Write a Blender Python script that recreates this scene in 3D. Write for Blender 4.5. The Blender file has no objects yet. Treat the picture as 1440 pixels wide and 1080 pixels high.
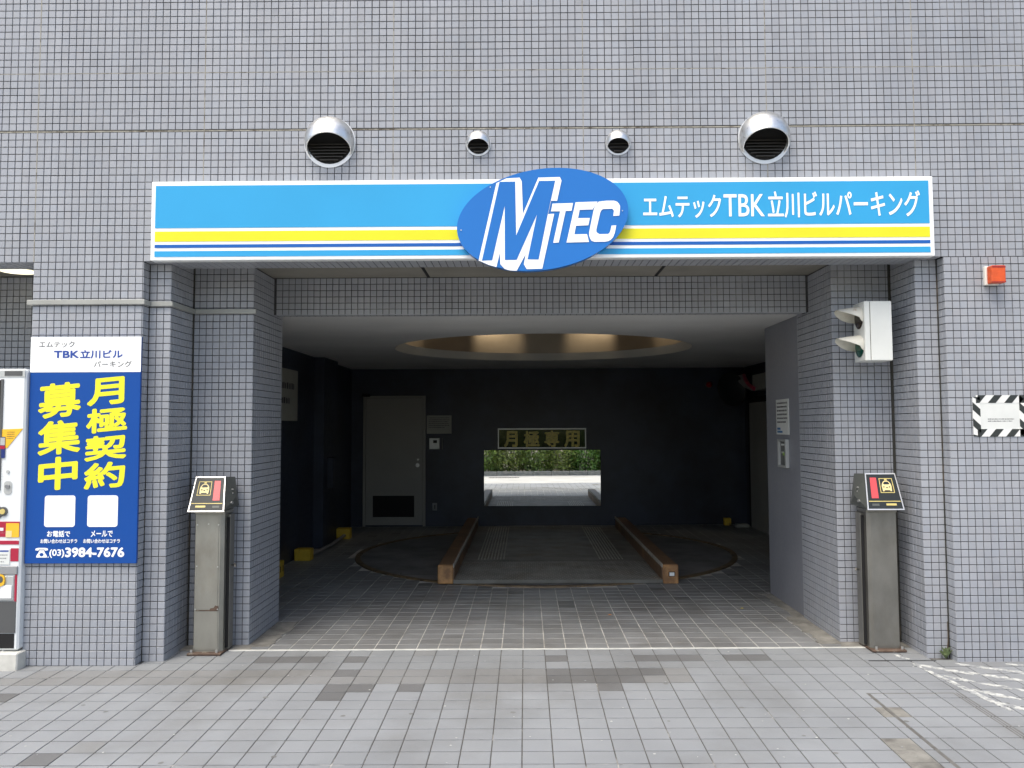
import bpy, math, random
from mathutils import Vector, Matrix
random.seed(7)
rnd = random.random
SC = bpy.context.scene
COL = SC.collection

# ------------------------------------------------------------------ camera
cam_d = bpy.data.cameras.new('camera'); cam = bpy.data.objects.new('camera', cam_d); COL.objects.link(cam)
SC.camera = cam
YAW, PIT, ROL = .0113, .0612, -.0039
F = Vector((-math.sin(YAW)*math.cos(PIT), math.cos(YAW)*math.cos(PIT), math.sin(PIT)))
R = Vector((math.cos(YAW), math.sin(YAW), 0)); U = R.cross(F)
R2 = R*math.cos(ROL)+U*math.sin(ROL); U2 = U*math.cos(ROL)-R*math.sin(ROL)
M = Matrix((R2, U2, -F)).transposed().to_4x4(); M.translation = Vector((3.3441, -5.7196, 1.5659))
cam.matrix_world = M
cam_d.sensor_width = 36; cam_d.lens = 29.997
cam_d.shift_x = -4.64/1440; cam_d.shift_y = -14.83/1440
cam_d.clip_start = .05; cam_d.clip_end = 600

# ------------------------------------------------------------------ light
SUN_EL, SUN_AZ = math.radians(62), math.radians(212)      # veiled sun, high in front and to the left
wd = bpy.data.worlds.new('World'); SC.world = wd; wd.use_nodes = True
nt = wd.node_tree; bg = nt.nodes['Background']
sky = nt.nodes.new('ShaderNodeTexSky'); sky.sky_type = 'NISHITA'; sky.sun_disc = False
sky.sun_elevation = SUN_EL; sky.sun_rotation = SUN_AZ
sky.air_density = 1.0; sky.dust_density = 4.0; sky.ozone_density = 1.0
nt.links.new(sky.outputs[0], bg.inputs[0]); bg.inputs[1].default_value = .15
sd = bpy.data.lights.new('sun', 'SUN'); sd.energy = 1.3; sd.angle = math.radians(35); sd.color = (1, .97, .92)
so = bpy.data.objects.new('sun', sd); COL.objects.link(so)
dirv = Vector((math.sin(SUN_AZ)*math.cos(SUN_EL), math.cos(SUN_AZ)*math.cos(SUN_EL), math.sin(SUN_EL)))
so.rotation_euler = dirv.to_track_quat('Z', 'Y').to_euler()
so.location = (0, -6, 14)
SC.view_settings.view_transform = 'Standard'; SC.view_settings.look = 'None'
SC.view_settings.gamma = 1; SC.view_settings.exposure = .88
SC.view_settings.use_white_balance = True; SC.view_settings.white_balance_temperature = 6750; SC.view_settings.white_balance_tint = 8
SC.cycles.max_bounces = 10; SC.cycles.diffuse_bounces = 6; SC.cycles.glossy_bounces = 5
SC.cycles.use_denoising = True
SC.cycles.sample_clamp_indirect = 6

# ------------------------------------------------------------------ materials
def mat(name, col, rough=.6, metal=0, var=.08, scale=3, bump=0, bscale=60, tint=False, spec=.5, col2=None, c2scale=8, c2lo=.5, c2hi=.6, emit=None, coat=0, detail=4, stretch=None, streak=0):
    m = bpy.data.materials.new(name); m.use_nodes = True
    n = m.node_tree.nodes; l = m.node_tree.links; b = n['Principled BSDF']
    b.inputs['Roughness'].default_value = rough; b.inputs['Metallic'].default_value = metal
    b.inputs['Specular IOR Level'].default_value = spec; b.inputs['Coat Weight'].default_value = coat
    tc = n.new('ShaderNodeTexCoord'); geo = n.new('ShaderNodeNewGeometry')
    mp = n.new('ShaderNodeMapping'); l.new(geo.outputs['Position'], mp.inputs[0])
    if stretch: mp.inputs['Scale'].default_value = stretch
    rgb = n.new('ShaderNodeRGB'); rgb.outputs[0].default_value = (*col, 1)
    out = rgb.outputs[0]
    if col2:
        nz = n.new('ShaderNodeTexNoise'); nz.inputs['Scale'].default_value = c2scale; nz.inputs['Detail'].default_value = 6
        nz.inputs['Roughness'].default_value = .65
        l.new(mp.outputs[0], nz.inputs[0])
        mr = n.new('ShaderNodeMapRange'); mr.inputs[1].default_value = c2lo; mr.inputs[2].default_value = c2hi
        l.new(nz.outputs[0], mr.inputs[0])
        mx = n.new('ShaderNodeMix'); mx.data_type = 'RGBA'; l.new(mr.outputs[0], mx.inputs[0])
        l.new(out, mx.inputs[6]); mx.inputs[7].default_value = (*col2, 1); out = mx.outputs[2]
    if var:
        nz = n.new('ShaderNodeTexNoise'); nz.inputs['Scale'].default_value = scale; nz.inputs['Detail'].default_value = detail
        l.new(mp.outputs[0], nz.inputs[0])
        mr = n.new('ShaderNodeMapRange'); mr.inputs[1].default_value = .3; mr.inputs[2].default_value = .7
        mr.inputs[3].default_value = 1-var; mr.inputs[4].default_value = 1+var
        l.new(nz.outputs[0], mr.inputs[0])
        vm = n.new('ShaderNodeVectorMath'); vm.operation = 'SCALE'; l.new(out, vm.inputs[0]); l.new(mr.outputs[0], vm.inputs[3]); out = vm.outputs[0]
    if streak:
        mp2 = n.new('ShaderNodeMapping'); mp2.inputs['Scale'].default_value = (5, 5, .35); l.new(geo.outputs['Position'], mp2.inputs[0])
        nz = n.new('ShaderNodeTexNoise'); nz.inputs['Scale'].default_value = 1.2; nz.inputs['Detail'].default_value = 5
        l.new(mp2.outputs[0], nz.inputs[0])
        mr = n.new('ShaderNodeMapRange'); mr.inputs[1].default_value = .35; mr.inputs[2].default_value = .65
        mr.inputs[3].default_value = 1-streak; mr.inputs[4].default_value = 1+streak*.6
        l.new(nz.outputs[0], mr.inputs[0])
        vm = n.new('ShaderNodeVectorMath'); vm.operation = 'SCALE'; l.new(out, vm.inputs[0]); l.new(mr.outputs[0], vm.inputs[3]); out = vm.outputs[0]
    if tint:
        at = n.new('ShaderNodeAttribute'); at.attribute_name = 'tint'
        vm = n.new('ShaderNodeVectorMath'); vm.operation = 'MULTIPLY'; l.new(out, vm.inputs[0]); l.new(at.outputs[0], vm.inputs[1]); out = vm.outputs[0]
    l.new(out, b.inputs['Base Color'])
    if bump:
        nz = n.new('ShaderNodeTexNoise'); nz.inputs['Scale'].default_value = bscale; nz.inputs['Detail'].default_value = 5
        l.new(mp.outputs[0], nz.inputs[0])
        bp = n.new('ShaderNodeBump'); bp.inputs['Strength'].default_value = bump; bp.inputs['Distance'].default_value = .004
        l.new(nz.outputs[0], bp.inputs['Height']); l.new(bp.outputs[0], b.inputs['Normal'])
        rr = n.new('ShaderNodeMapRange'); rr.inputs[3].default_value = max(.03, rough-.1); rr.inputs[4].default_value = min(1, rough+.12)
        l.new(nz.outputs[0], rr.inputs[0]); l.new(rr.outputs[0], b.inputs['Roughness'])
    if emit:
        b.inputs['Emission Color'].default_value = (*emit[0], 1); b.inputs['Emission Strength'].default_value = emit[1]
    return m

m_tile = mat('glazed_tile', (.316, .334, .368), .34, var=.07, scale=1.1, bump=.12, bscale=40, tint=True, streak=.06)
m_grout = mat('wall_grout', (.055, .056, .060), .9, var=.3, scale=14, col2=(.19, .19, .18), c2scale=1.7, c2lo=.52, c2hi=.66, bump=.3)
m_seal = mat('sealant', (.30, .29, .25), .8, var=.2, scale=20, col2=(.10, .085, .065), c2scale=9, c2lo=.5, c2hi=.62)
m_sealdark = mat('dark_sealant', (.030, .030, .025), .7, var=.3, scale=20, col2=(.09, .07, .05), c2scale=4, c2lo=.55, c2hi=.65)
m_pave = mat('paving_tile', (.242, .256, .270), .62, var=.09, scale=1.6, bump=.45, bscale=150, tint=True, col2=(.19, .196, .198), c2scale=.9, c2lo=.5, c2hi=.72)
m_pgrout = mat('paving_grout', (.085, .083, .078), .95, var=.3, scale=18, col2=(.42, .41, .38), c2scale=2.3, c2lo=.6, c2hi=.68)
m_ftile = mat('floor_tile', (.195, .202, .206), .5, var=.10, scale=2.4, bump=.25, bscale=120, tint=True, col2=(.145, .146, .143), c2scale=1.5, c2lo=.45, c2hi=.65)
m_fgrout = mat('floor_grout', (.56, .55, .52), .9, var=.2, scale=8, col2=(.34, .33, .30), c2scale=3, c2lo=.45, c2hi=.62)
m_mortar = mat('mortar', (.21, .205, .185), .9, var=.25, scale=9, bump=.5, bscale=60, col2=(.125, .12, .11), c2scale=7, c2lo=.48, c2hi=.66)
m_whiteline = mat('worn_white_paint', (.52, .53, .51), .7, var=.2, scale=30, col2=(.25, .262, .27), c2scale=22, c2lo=.44, c2hi=.56)
m_thr = mat('threshold_paint', (.55, .56, .53), .7, var=.12, scale=12)
m_road = mat('pale_concrete_road', (.52, .51, .48), .85, var=.12, scale=1.5, bump=.4, bscale=90)
m_earth = mat('verge_soil', (.13, .11, .08), .95, var=.3, scale=6, bump=.5)
m_kerb = mat('kerb_concrete', (.34, .33, .29), .85, var=.2, scale=8, bump=.4)
m_soffit = mat('soffit_plaster', (.235, .225, .195), .8, var=.12, scale=3, bump=.2, streak=0)
m_ceil = mat('ceiling_paint', (.68, .69, .68), .7, var=.08, scale=1.2, bump=.1)
m_navy = mat('dark_blue_wall_paint', (.026, .036, .062), .45, var=.22, scale=1.6, bump=.15, bscale=20, col2=(.009, .011, .018), c2scale=.9, c2lo=.4, c2hi=.7)
m_greywall = mat('grey_wall_paint', (.235, .245, .275), .5, var=.07, scale=2, bump=.12, bscale=25)
m_black = mat('black_void', (.006, .006, .007), .8, var=0)
m_roof = mat('roof_concrete', (.3, .3, .29), .9, var=.15)
m_white = mat('white_signboard', (.88, .90, .90), .3, var=.015)
m_sky = mat('sky_blue_film', (.035, .335, .64), .3, var=.03, scale=2, spec=.25)
m_yel = mat('yellow_film', (.72, .68, .03), .3, var=.03, spec=.25)
m_blue = mat('blue_film', (.012, .11, .42), .3, var=.02, spec=.25)
m_oval = mat('oval_blue_film', (.016, .155, .50), .28, var=.03, scale=2, spec=.3)
m_banner = mat('banner_blue', (.006, .066, .30), .35, var=.02, spec=.25)
m_ink = mat('dark_ink', (.03, .03, .04), .5, var=0)
m_navyink = mat('navy_ink', (.015, .06, .32), .4, var=0)
m_yelink = mat('yellow_ink', (.80, .76, .03), .4, var=.02)
m_steel = mat('stainless_hood', (.74, .74, .72), .33, 1, var=.12, scale=25, bump=.15, bscale=35, col2=(.42, .41, .38), c2scale=26, c2lo=.6, c2hi=.7)
m_slat = mat('louvre_metal', (.035, .032, .028), .5, .3, var=.15)
m_post = mat('weathered_stainless', (.335, .33, .295), .40, .75, var=.12, scale=5, bump=.12, bscale=70, col2=(.28, .262, .22), c2scale=3, c2lo=.5, c2hi=.75, stretch=(1.5, 1.5, .8))
m_post2 = mat('dull_stainless', (.24, .235, .215), .38, .75, var=.12, scale=5, bump=.12, bscale=70, col2=(.20, .19, .165), c2scale=3, c2lo=.5, c2hi=.75, stretch=(1.5, 1.5, .8))
m_rust = mat('rusty_steel', (.095, .062, .045), .75, .1, var=.3, scale=18, col2=(.24, .22, .18), c2scale=14, c2lo=.54, c2hi=.64, bump=.4)
m_head = mat('grey_head_casing', (.085, .092, .085), .5, .2, var=.08)
m_panel = mat('black_panel', (.018, .023, .025), .4, var=.1, spec=.3)
m_alu = mat('bare_aluminium', (.62, .62, .61), .35, .8, var=.05)
m_gold = mat('gold_print', (.58, .47, .16), .45, var=.1)
m_cream = mat('cream_print', (.75, .62, .30), .5, var=.05)
m_red = mat('red_lens_panel', (.62, .065, .075), .35, var=.05)
m_sigwhite = mat('signal_white_paint', (.70, .72, .69), .4, var=.04, scale=5, bump=.08)
m_visor = mat('visor_paint', (.62, .61, .54), .5, var=.06, scale=12, col2=(.42, .24, .10), c2scale=17, c2lo=.60, c2hi=.70)
m_lensdk = mat('dark_lens', (.025, .018, .016), .15, var=0)
m_lensgr = mat('green_lens', (.010, .085, .062), .15, var=0)
m_orange = mat('orange_lens', (.62, .085, .015), .22, var=.12, scale=25)
m_orangedk = mat('orange_lens_edge', (.30, .02, .015), .3, var=.1)
m_cwhite = mat('cream_plastic', (.74, .72, .66), .45, var=.05)
m_paper = mat('laminated_paper', (.66, .68, .66), .4, var=.05, scale=9)
m_gpaper = mat('old_paper', (.33, .34, .31), .5, var=.08, scale=5)
m_tapew = mat('white_tape', (.72, .73, .71), .35, var=.04)
m_tapek = mat('black_tape', (.028, .033, .033), .35, var=.1)
m_door = mat('beige_steel_door', (.29, .285, .265), .5, var=.06, scale=1.5, bump=.06)
m_lift = mat('brushed_lift_door', (.52, .52, .49), .4, .6, var=.10, scale=1)
m_mirror = mat('mirror_glass', (.90, .92, .90), .012, 1, var=0)
m_glossblk = mat('black_acrylic', (.012, .012, .012), .06, var=0, coat=.5)
m_signyel = mat('faded_yellow_letters', (.60, .50, .05), .3, var=.25, scale=30)
m_deck = mat('chequer_deck', (.21, .205, .185), .58, .0, var=.25, scale=4, bump=1.0, bscale=130, spec=.22, col2=(.15, .12, .09), c2scale=2.2, c2lo=.5, c2hi=.72)
m_rib = mat('worn_deck_rib', (.44, .43, .38), .7, .1, var=.3, scale=20)
m_rail = mat('orange_rail_paint', (.60, .33, .13), .6, var=.2, scale=9, bump=.3, bscale=50, col2=(.26, .14, .065), c2scale=4, c2lo=.40, c2hi=.62)
m_turn = mat('turntable_plate', (.185, .187, .185), .7, .0, var=.2, scale=3, bump=.3, bscale=90, col2=(.12, .12, .115), c2scale=2, c2lo=.45, c2hi=.65)
m_raildk = mat('rail_worn_brown', (.17, .10, .055), .55, var=.2, scale=6, bump=.3, bscale=50, col2=(.26, .15, .07), c2scale=2.5, c2lo=.52, c2hi=.7)
m_ring = mat('turntable_edge_paint', (.15, .105, .055), .6, var=.25, scale=10, col2=(.07, .05, .03), c2scale=9, c2lo=.5, c2hi=.62)
m_yguard = mat('yellow_block_paint', (.55, .37, .03), .5, var=.15, scale=9, col2=(.20, .13, .03), c2scale=9, c2lo=.56, c2hi=.66)
m_pipe = mat('grey_pipe', (.20, .20, .21), .5, var=.1)
m_bronze = mat('bronze_cove', (.34, .30, .25), .42, .55, var=.1, scale=2)
m_flange = mat('cove_flange', (.60, .60, .56), .6, var=.06)
m_leaf = mat('hedge_leaf', (.16, .26, .055), .38, var=.45, scale=3, tint=True)
m_twig = mat('hedge_twig', (.07, .05, .03), .8, var=.2)
m_plast = mat('vending_white', (.72, .75, .76), .3, var=.02)
m_vred = mat('vending_crimson', (.38, .012, .045), .35, var=.03)
m_vgold = mat('vending_yellow', (.80, .47, .03), .4, var=.05)
m_vdark = mat('vending_dark_grey', (.085, .088, .09), .4, var=.08)
m_vgrey = mat('vending_mid_grey', (.26, .27, .28), .4, var=.05)
m_vtrim = mat('vending_silver', (.5, .52, .52), .35, .4, var=.05)
m_vblue = mat('can_blue', (.02, .04, .19), .3, .2, var=.05)
m_plinth = mat('plinth_white', (.55, .55, .51), .7, var=.12, scale=14, bump=.3)
m_vglass = mat('vending_window', (.02, .02, .022), .08, var=0)
m_flamp = mat('alarm_red', (.40, .01, .01), .3, var=0)
m_glow = mat('downlight_diffuser', (.8, .8, .7), .5, var=0, emit=((1, .93, .68), .9))
m_green = mat('weed_green', (.15, .20, .09), .6, var=.3, scale=40)
m_lyel = mat('yellow_dead_leaf', (.5, .42, .08), .6, var=.1)
m_lor = mat('orange_dead_leaf', (.5, .2, .05), .6, var=.1)
m_blabel = mat('blue_label', (.02, .15, .36), .4, var=0)
m_magenta = mat('pink_hose', (.42, .04, .09), .4, var=.05)
m_ghose = mat('grey_hose', (.32, .30, .30), .5, var=.05)
m_glight = mat('green_indicator', (.25, .45, .05), .4, var=0)

# ------------------------------------------------------------------ mesh helpers
class MB:
    def __init__(s): s.v = []; s.f = []; s.t = []; s.sm = []
    def add(s, vs, fs, tint=None, smooth=False):
        o = len(s.v); s.v += [tuple(p) for p in vs]; s.f += [tuple(i+o for i in f) for f in fs]
        s.t += [tint or (1, 1, 1)]*len(fs); s.sm += [smooth]*len(fs)
        return s
    def box(s, x0, x1, y0, y1, z0, z1, tint=None):
        return s.add([(x0,y0,z0),(x1,y0,z0),(x1,y1,z0),(x0,y1,z0),(x0,y0,z1),(x1,y0,z1),(x1,y1,z1),(x0,y1,z1)],
              [(0,3,2,1),(4,5,6,7),(0,1,5,4),(1,2,6,5),(2,3,7,6),(3,0,4,7)], tint)
    def bbox(s, x0, x1, y0, y1, z0, z1, b=.003, tint=None):
        # chamfered box
        X = (x0, x1); Y = (y0, y1); Z = (z0, z1); vs = []; idx = {}
        for i in (0,1):
            for j in (0,1):
                for k in (0,1):
                    sx = b if i == 0 else -b; sy = b if j == 0 else -b; sz = b if k == 0 else -b
                    idx[i,j,k,0] = len(vs); vs.append((X[i], Y[j]+sy, Z[k]+sz))
                    idx[i,j,k,1] = len(vs); vs.append((X[i]+sx, Y[j], Z[k]+sz))
                    idx[i,j,k,2] = len(vs); vs.append((X[i]+sx, Y[j]+sy, Z[k]))
        fs = []
        q = [(0,0),(1,0),(1,1),(0,1)]
        for i in (0,1):
            f = [idx[i,a,c,0] for a,c in q]; fs.append(f if i else f[::-1])
            f = [idx[a,i,c,1] for a,c in q]; fs.append(f[::-1] if i else f)
            f = [idx[a,c,i,2] for a,c in q]; fs.append(f if i else f[::-1])
        for i in (0,1):
            for j in (0,1):
                f = [idx[i,j,0,0], idx[i,j,1,0], idx[i,j,1,1], idx[i,j,0,1]]; fs.append(f if (i ^ j) else f[::-1])
                f = [idx[i,0,j,0], idx[i,0,j,2], idx[i,1,j,2], idx[i,1,j,0]]; fs.append(f if (i ^ j) else f[::-1])
                f = [idx[0,i,j,1], idx[1,i,j,1], idx[1,i,j,2], idx[0,i,j,2]]; fs.append(f if (i ^ j) else f[::-1])
        for i in (0,1):
            for j in (0,1):
                for k in (0,1):
                    f = [idx[i,j,k,c] for c in range(3)]; fs.append(f if (i+j+k) % 2 else f[::-1])
        return s.add(vs, fs, tint)
    def prism(s, pts, d0, d1, axis='y', tint=None):
        # pts: polygon in the plane across axis
        n = len(pts)
        def P(p, d): return {'y': (p[0], d, p[1]), 'z': (p[0], p[1], d), 'x': (d, p[0], p[1])}[axis]
        vs = [P(p, d0) for p in pts]+[P(p, d1) for p in pts]
        return s.add(vs, [tuple(range(n)), tuple(range(2*n-1, n-1, -1))]+[(i, i+n, (i+1) % n+n, (i+1) % n) for i in range(n)], tint)
    def tube(s, path, r, seg=10, cap=True, smooth=True, tint=None):
        path = [Vector(p) for p in path]; rs = r if isinstance(r, (list, tuple)) else [r]*len(path)
        vs = []; up = Vector((0, 0, 1))
        for i, p in enumerate(path):
            d = (path[min(i+1, len(path)-1)]-path[max(i-1, 0)]).normalized()
            a = d.cross(up if abs(d.z) < .95 else Vector((0, 1, 0))).normalized(); b = d.cross(a)
            for k in range(seg):
                t = 2*math.pi*k/seg; vs.append(p+(a*math.cos(t)+b*math.sin(t))*rs[i])
        fs = [(i*seg+k, i*seg+(k+1) % seg, (i+1)*seg+(k+1) % seg, (i+1)*seg+k) for i in range(len(path)-1) for k in range(seg)]
        s.add(vs, fs, tint, smooth)
        if cap: s.add(vs[:seg], [tuple(range(seg))[::-1]], tint); s.add(vs[-seg:], [tuple(range(seg))], tint)
        return s
    def build(s, name, m, parent=None, kind=None):
        me = bpy.data.meshes.new(name); me.from_pydata(s.v, [], s.f); me.update()
        me.polygons.foreach_set('use_smooth', s.sm)
        if any(t != (1, 1, 1) for t in s.t) or 'tile' in m.name or 'leaf' in m.name:
            ca = me.color_attributes.new('tint', 'FLOAT_COLOR', 'CORNER'); buf = []
            for f, t in zip(s.f, s.t): buf += [t[0], t[1], t[2], 1]*len(f)
            ca.data.foreach_set('color', buf)
        me.materials.append(m)
        return link(name, me, parent, kind)

def link(name, me, parent=None, kind=None):
    o = bpy.data.objects.new(name, me); COL.objects.link(o)
    if parent: o.parent = parent; o.matrix_parent_inverse = Matrix.Translation(-WP(parent))
    if kind: o['kind'] = kind
    return o
def WP(o):      # world position (no rotations are used in the hierarchy)
    if o.parent: return WP(o.parent)+o.matrix_parent_inverse.translation+o.location
    return o.location.copy()
def thing(name, label, cat, loc=(0, 0, 0), group=None):
    o = bpy.data.objects.new(name, None); COL.objects.link(o); o.location = loc; o.empty_display_size = .1
    o['label'] = label; o['category'] = cat
    if group: o['group'] = group
    return o
def tag(o, label, cat, group=None):
    o['label'] = label; o['category'] = cat
    if group: o['group'] = group
    return o
def B(name, m, parent, *boxes, b=0, kind=None):
    q = MB()
    for x in boxes: (q.bbox(*x, b=b) if b else q.box(*x))
    return q.build(name, m, parent, kind)

def text(body, box, y, m, parent, name='lettering', bold=0., shear=0., d=.0015, xf=None, mirror=False):
    """one line of lettering fitted into box (x0,x1,z0,z1) on the plane y, facing -y"""
    cu = bpy.data.curves.new('t', 'FONT'); cu.body = body; cu.size = 1; cu.offset = 0; cu.resolution_u = 3
    ob = bpy.data.objects.new('t', cu); COL.objects.link(ob)
    dg = bpy.context.evaluated_depsgraph_get(); me = bpy.data.meshes.new_from_object(ob.evaluated_get(dg))
    bpy.data.objects.remove(ob)
    xs = [v.co.x for v in me.vertices]; ys = [v.co.y for v in me.vertices]
    ax, bx, ay, by = min(xs), max(xs), min(ys), max(ys)
    x0, x1, z0, z1 = box; hs = abs(shear)*(x1-x0)
    for v in me.vertices:
        u = (v.co.x-ax)/(bx-ax); w = (v.co.y-ay)/(by-ay)
        z = z0+w*(z1-z0-hs)+(shear*(x1-x0)*u if shear >= 0 else 0)
        p = Vector((x0+u*(x1-x0), y, z)); v.co = xf(p) if xf else p
    if bold:        # heavier strokes: the outline laid round itself, each layer a hair behind the last
        k = bold*.55*(x1-x0)/(bx-ax); q = MB()
        vs = [v.co.copy() for v in me.vertices]; fs = [tuple(p.vertices) for p in me.polygons]
        for n_, (dx, dz) in enumerate(((0, 0), (1, 0), (-1, 0), (0, 1), (0, -1), (.7, .7), (-.7, .7), (.7, -.7), (-.7, -.7))):
            q.add([(v.x*1+dx*k, v.y+n_*.00004, v.z+dz*k) for v in vs], fs)
        return q.build(name, m, parent)
    me.name = name; me.materials.clear(); me.materials.append(m)
    return link(name, me, parent)

def smooth_closed(pts, it=2):
    for _ in range(it):
        q = []
        for i, p in enumerate(pts):
            n = pts[(i+1) % len(pts)]
            q += [(p[0]*.75+n[0]*.25, p[1]*.75+n[1]*.25), (p[0]*.25+n[0]*.75, p[1]*.25+n[1]*.75)]
        pts = q
    return pts
def rrect(x0, x1, z0, z1, r, n=5):
    out = []
    for cx, cz, a0 in ((x1-r, z1-r, 0), (x0+r, z1-r, 90), (x0+r, z0+r, 180), (x1-r, z0+r, 270)):
        for k in range(n+1):
            a = math.radians(a0+90*k/n); out.append((cx+r*math.cos(a), cz+r*math.sin(a)))
    return out
def ell(cx, cz, a, b, n=48, rot=0):
    out = []
    for k in range(n):
        t = 2*math.pi*k/n; x = a*math.cos(t); z = b*math.sin(t)
        out.append((cx+x*math.cos(rot)-z*math.sin(rot), cz+x*math.sin(rot)+z*math.cos(rot)))
    return out

# ------------------------------------------------------------------ wall tiles
T = .05
def tint_wall():
    r = rnd()
    k = 1+random.gauss(0, .021)
    if r < .02: k *= .90
    elif r < .035: k *= 1.05
    h = random.gauss(0, .006)
    return (k*(1+h), k, k*(1-h))
def tile_geo(q, O, u, v, n, s=.0452, h=.0045, tint=None, b=.0016):
    """tile with chamfered rim, O = lower left of its cell"""
    g = (T-s)/2
    j = [random.gauss(0, .00022) for _ in range(4)]
    o = O+u*g+v*g
    c = [(0,0),(s,0),(s,s),(0,s)]
    base = [o+u*a+v*bb-n*h for a, bb in c]
    low = [o+u*a+v*bb-n*(b) for a, bb in c]
    ci = [(b,b),(s-b,b),(s-b,s-b),(b,s-b)]
    top = [o+u*a+v*bb+n*j[i] for i, (a, bb) in enumerate(ci)]
    q.add(base+low+top, [(8,9,10,11)]+[(4+i, 4+(i+1) % 4, 8+(i+1) % 4, 8+i) for i in range(4)]+[(i, (i+1) % 4, 4+(i+1) % 4, 4+i) for i in range(4)], tint or tint_wall())
def surf(q, O, u, v, nu, nv, skip=None, su=T, sv=T):
    O = Vector(O); u = Vector(u); v = Vector(v); n = u.cross(v)
    sh = {}      # tiles were laid in sheets of 6 x 6, each a touch out of line and of its own firing
    for i in range(nu):
        for j in range(nv):
            if skip and skip(i, j): continue
            a = sh.setdefault((i//6, j//6), (random.gauss(0, .0005), random.gauss(0, .0005), 1+random.gauss(0, .009)))
            t = tint_wall(); ii = i//6*6; 
            du = a[0] if 0 < i < nu-1 else 0; dv = a[1] if 0 < j < nv-1 else 0
            tile_geo(q, O+u*(i*T+du)+v*(j*T+dv), u, v, n, tint=tuple(c_*a[2] for c_ in t))
X_, Y_, Z_ = (1, 0, 0), (0, 1, 0), (0, 0, 1)
ZS = 2.69                    # soffit level = a tile joint
nbelow = 55                  # rows of tiles under it (the lowest one is cut by the pavement)
ZB = ZS-nbelow*T
XL, XR = -2.5, 8.7
SEAM = ZS+18*T

bld = thing('parking_building', 'tall building faced in small pale lavender grey square tiles with wide car park entrance', 'building', (3.4, 4, 0))
# --- facade above the entrance
fw = MB()
fw.box(XL, XR, .0045, .274, ZS+.0045, 6.62)
facade = fw.build('facade_wall', m_grout, bld)
q = MB(); ncol = int(round((XR-XL)/T))
surf(q, (XL, 0, ZS), X_, Z_, ncol, 18)
surf(q, (XL, 0, SEAM+.014), X_, Z_, ncol, 59)
# lower edge: strip of tiles under the lintel and over the side recess
surf(q, (.755, .27, ZS), X_, (0, -1, 0), 108, 5)
surf(q, (XL, .25, ZS), X_, (0, -1, 0), 50, 5)
q.build('wall_tile', m_tile, facade, 'stuff')
B('seam_sealant', m_seal, facade, (XL, XR, .0015, .01, SEAM+.002, SEAM+.0125))
B('seam_shadow_gap', m_sealdark, facade, (XL, XR, .001, .01, SEAM+.0105, SEAM+.0145))
js = MB()
for x in (0, 1.15, 2.45, 3.75, 5.0, 6.0): js.box(x-.0028, x+.0028, -.0002, .01, ZS+.002, 6.6)
for z in (ZS+26*T+.014, ZS+52*T+.014): js.box(XL, XR, -.0001, .01, z-.0022, z+.0022)
js.build('expansion_joint', m_seal, facade)
# --- piers
def pier(boxes, surfs, singles=None):
    w = MB()
    for b in boxes: w.box(*b)
    p = w.build('pier', m_grout, bld)
    q = MB()
    for s_ in surfs: surf(q, *s_)
    q.build('wall_tile', m_tile, p, 'stuff')
    return p
NS = 13
def near_l(i, j): return j < NS and i < 15
pl = pier([(.0045, .7505, .0045, .849, ZB, ZS+.003), (.7505, .9005, .1045, .5, ZB, ZS+.003), (.7505, 1.3455, .5045, 1.24, ZB, 2.75), (.0045, .7505, .85, 1.24, ZB, 2.75)],
     [((0, 0, ZB), X_, Z_, 15, nbelow, near_l), ((.755, 0, ZB), Y_, Z_, 2, nbelow), ((.755, .1, ZB), X_, Z_, 3, nbelow),
      ((.905, .1, ZB), Y_, Z_, 8, nbelow+1), ((.9, .5, ZB), X_, Z_, 9, nbelow+1), ((1.35, .5, ZB), Y_, Z_, 15, nbelow+1),
      ((0, .85, ZB), (0, -1, 0), Z_, 17, nbelow)])
RP = 6.165
def near_r(i, j): return j < 11 and i < 9
pr_ = pier([(RP+.0045, XR, .0045, .5, ZB, ZS+.003), (RP-.1405, RP+.0045, .1045, .5, ZB, ZS+.003), (5.5895, XR, .5045, 1.29, ZB, 2.75)],
     [((RP, 0, ZB), X_, Z_, int((XR-RP)/T), nbelow, near_r), ((RP, .1, ZB), (0, -1, 0), Z_, 2, nbelow), ((RP-.15, .1, ZB), X_, Z_, 3, nbelow),
      ((RP-.15, .5, ZB), (0, -1, 0), Z_, 8, nbelow+1), ((5.585, .5, ZB), X_, Z_, 9, nbelow+1), ((5.585, 1.3, ZB), (0, -1, 0), Z_, 16, nbelow+1)])
# the nearest tiles as single pieces (shared meshes)
variants = []
for k in range(10):
    q = MB(); tile_geo(q, Vector((0, 0, 0)), Vector(X_), Vector(Z_), Vector((0, -1, 0)))
    me = bpy.data.meshes.new('tile'); me.from_pydata(q.v, [], q.f); me.update()
    ca = me.color_attributes.new('tint', 'FLOAT_COLOR', 'CORNER'); buf = []
    for f, t in zip(q.f, q.t): buf += [t[0], t[1], t[2], 1]*len(f)
    ca.data.foreach_set('color', buf); me.materials.append(m_tile); variants.append(me)
for i in range(15):
    for j in range(NS):
        o = link('tile', random.choice(variants), pl); o.location = Vector((i*T, 0, ZB+j*T))
for i in range(9):
    for j in range(11):
        o = link('tile', random.choice(variants), pr_); o.location = Vector((RP+i*T, 0, ZB+j*T))
# sealant in the inner corners
B('corner_sealant', m_sealdark, pl, (.902, .914, .488, .5045, 0, 2.745), (.7505, .758, .093, .104, 0, 2.69))
B('corner_sealant', m_sealdark, pr_, (RP-.166, RP-.148, .486, .5045, 0, 2.745), (RP-.007, RP+.001, .093, .104, 0, 2.69))
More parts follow.
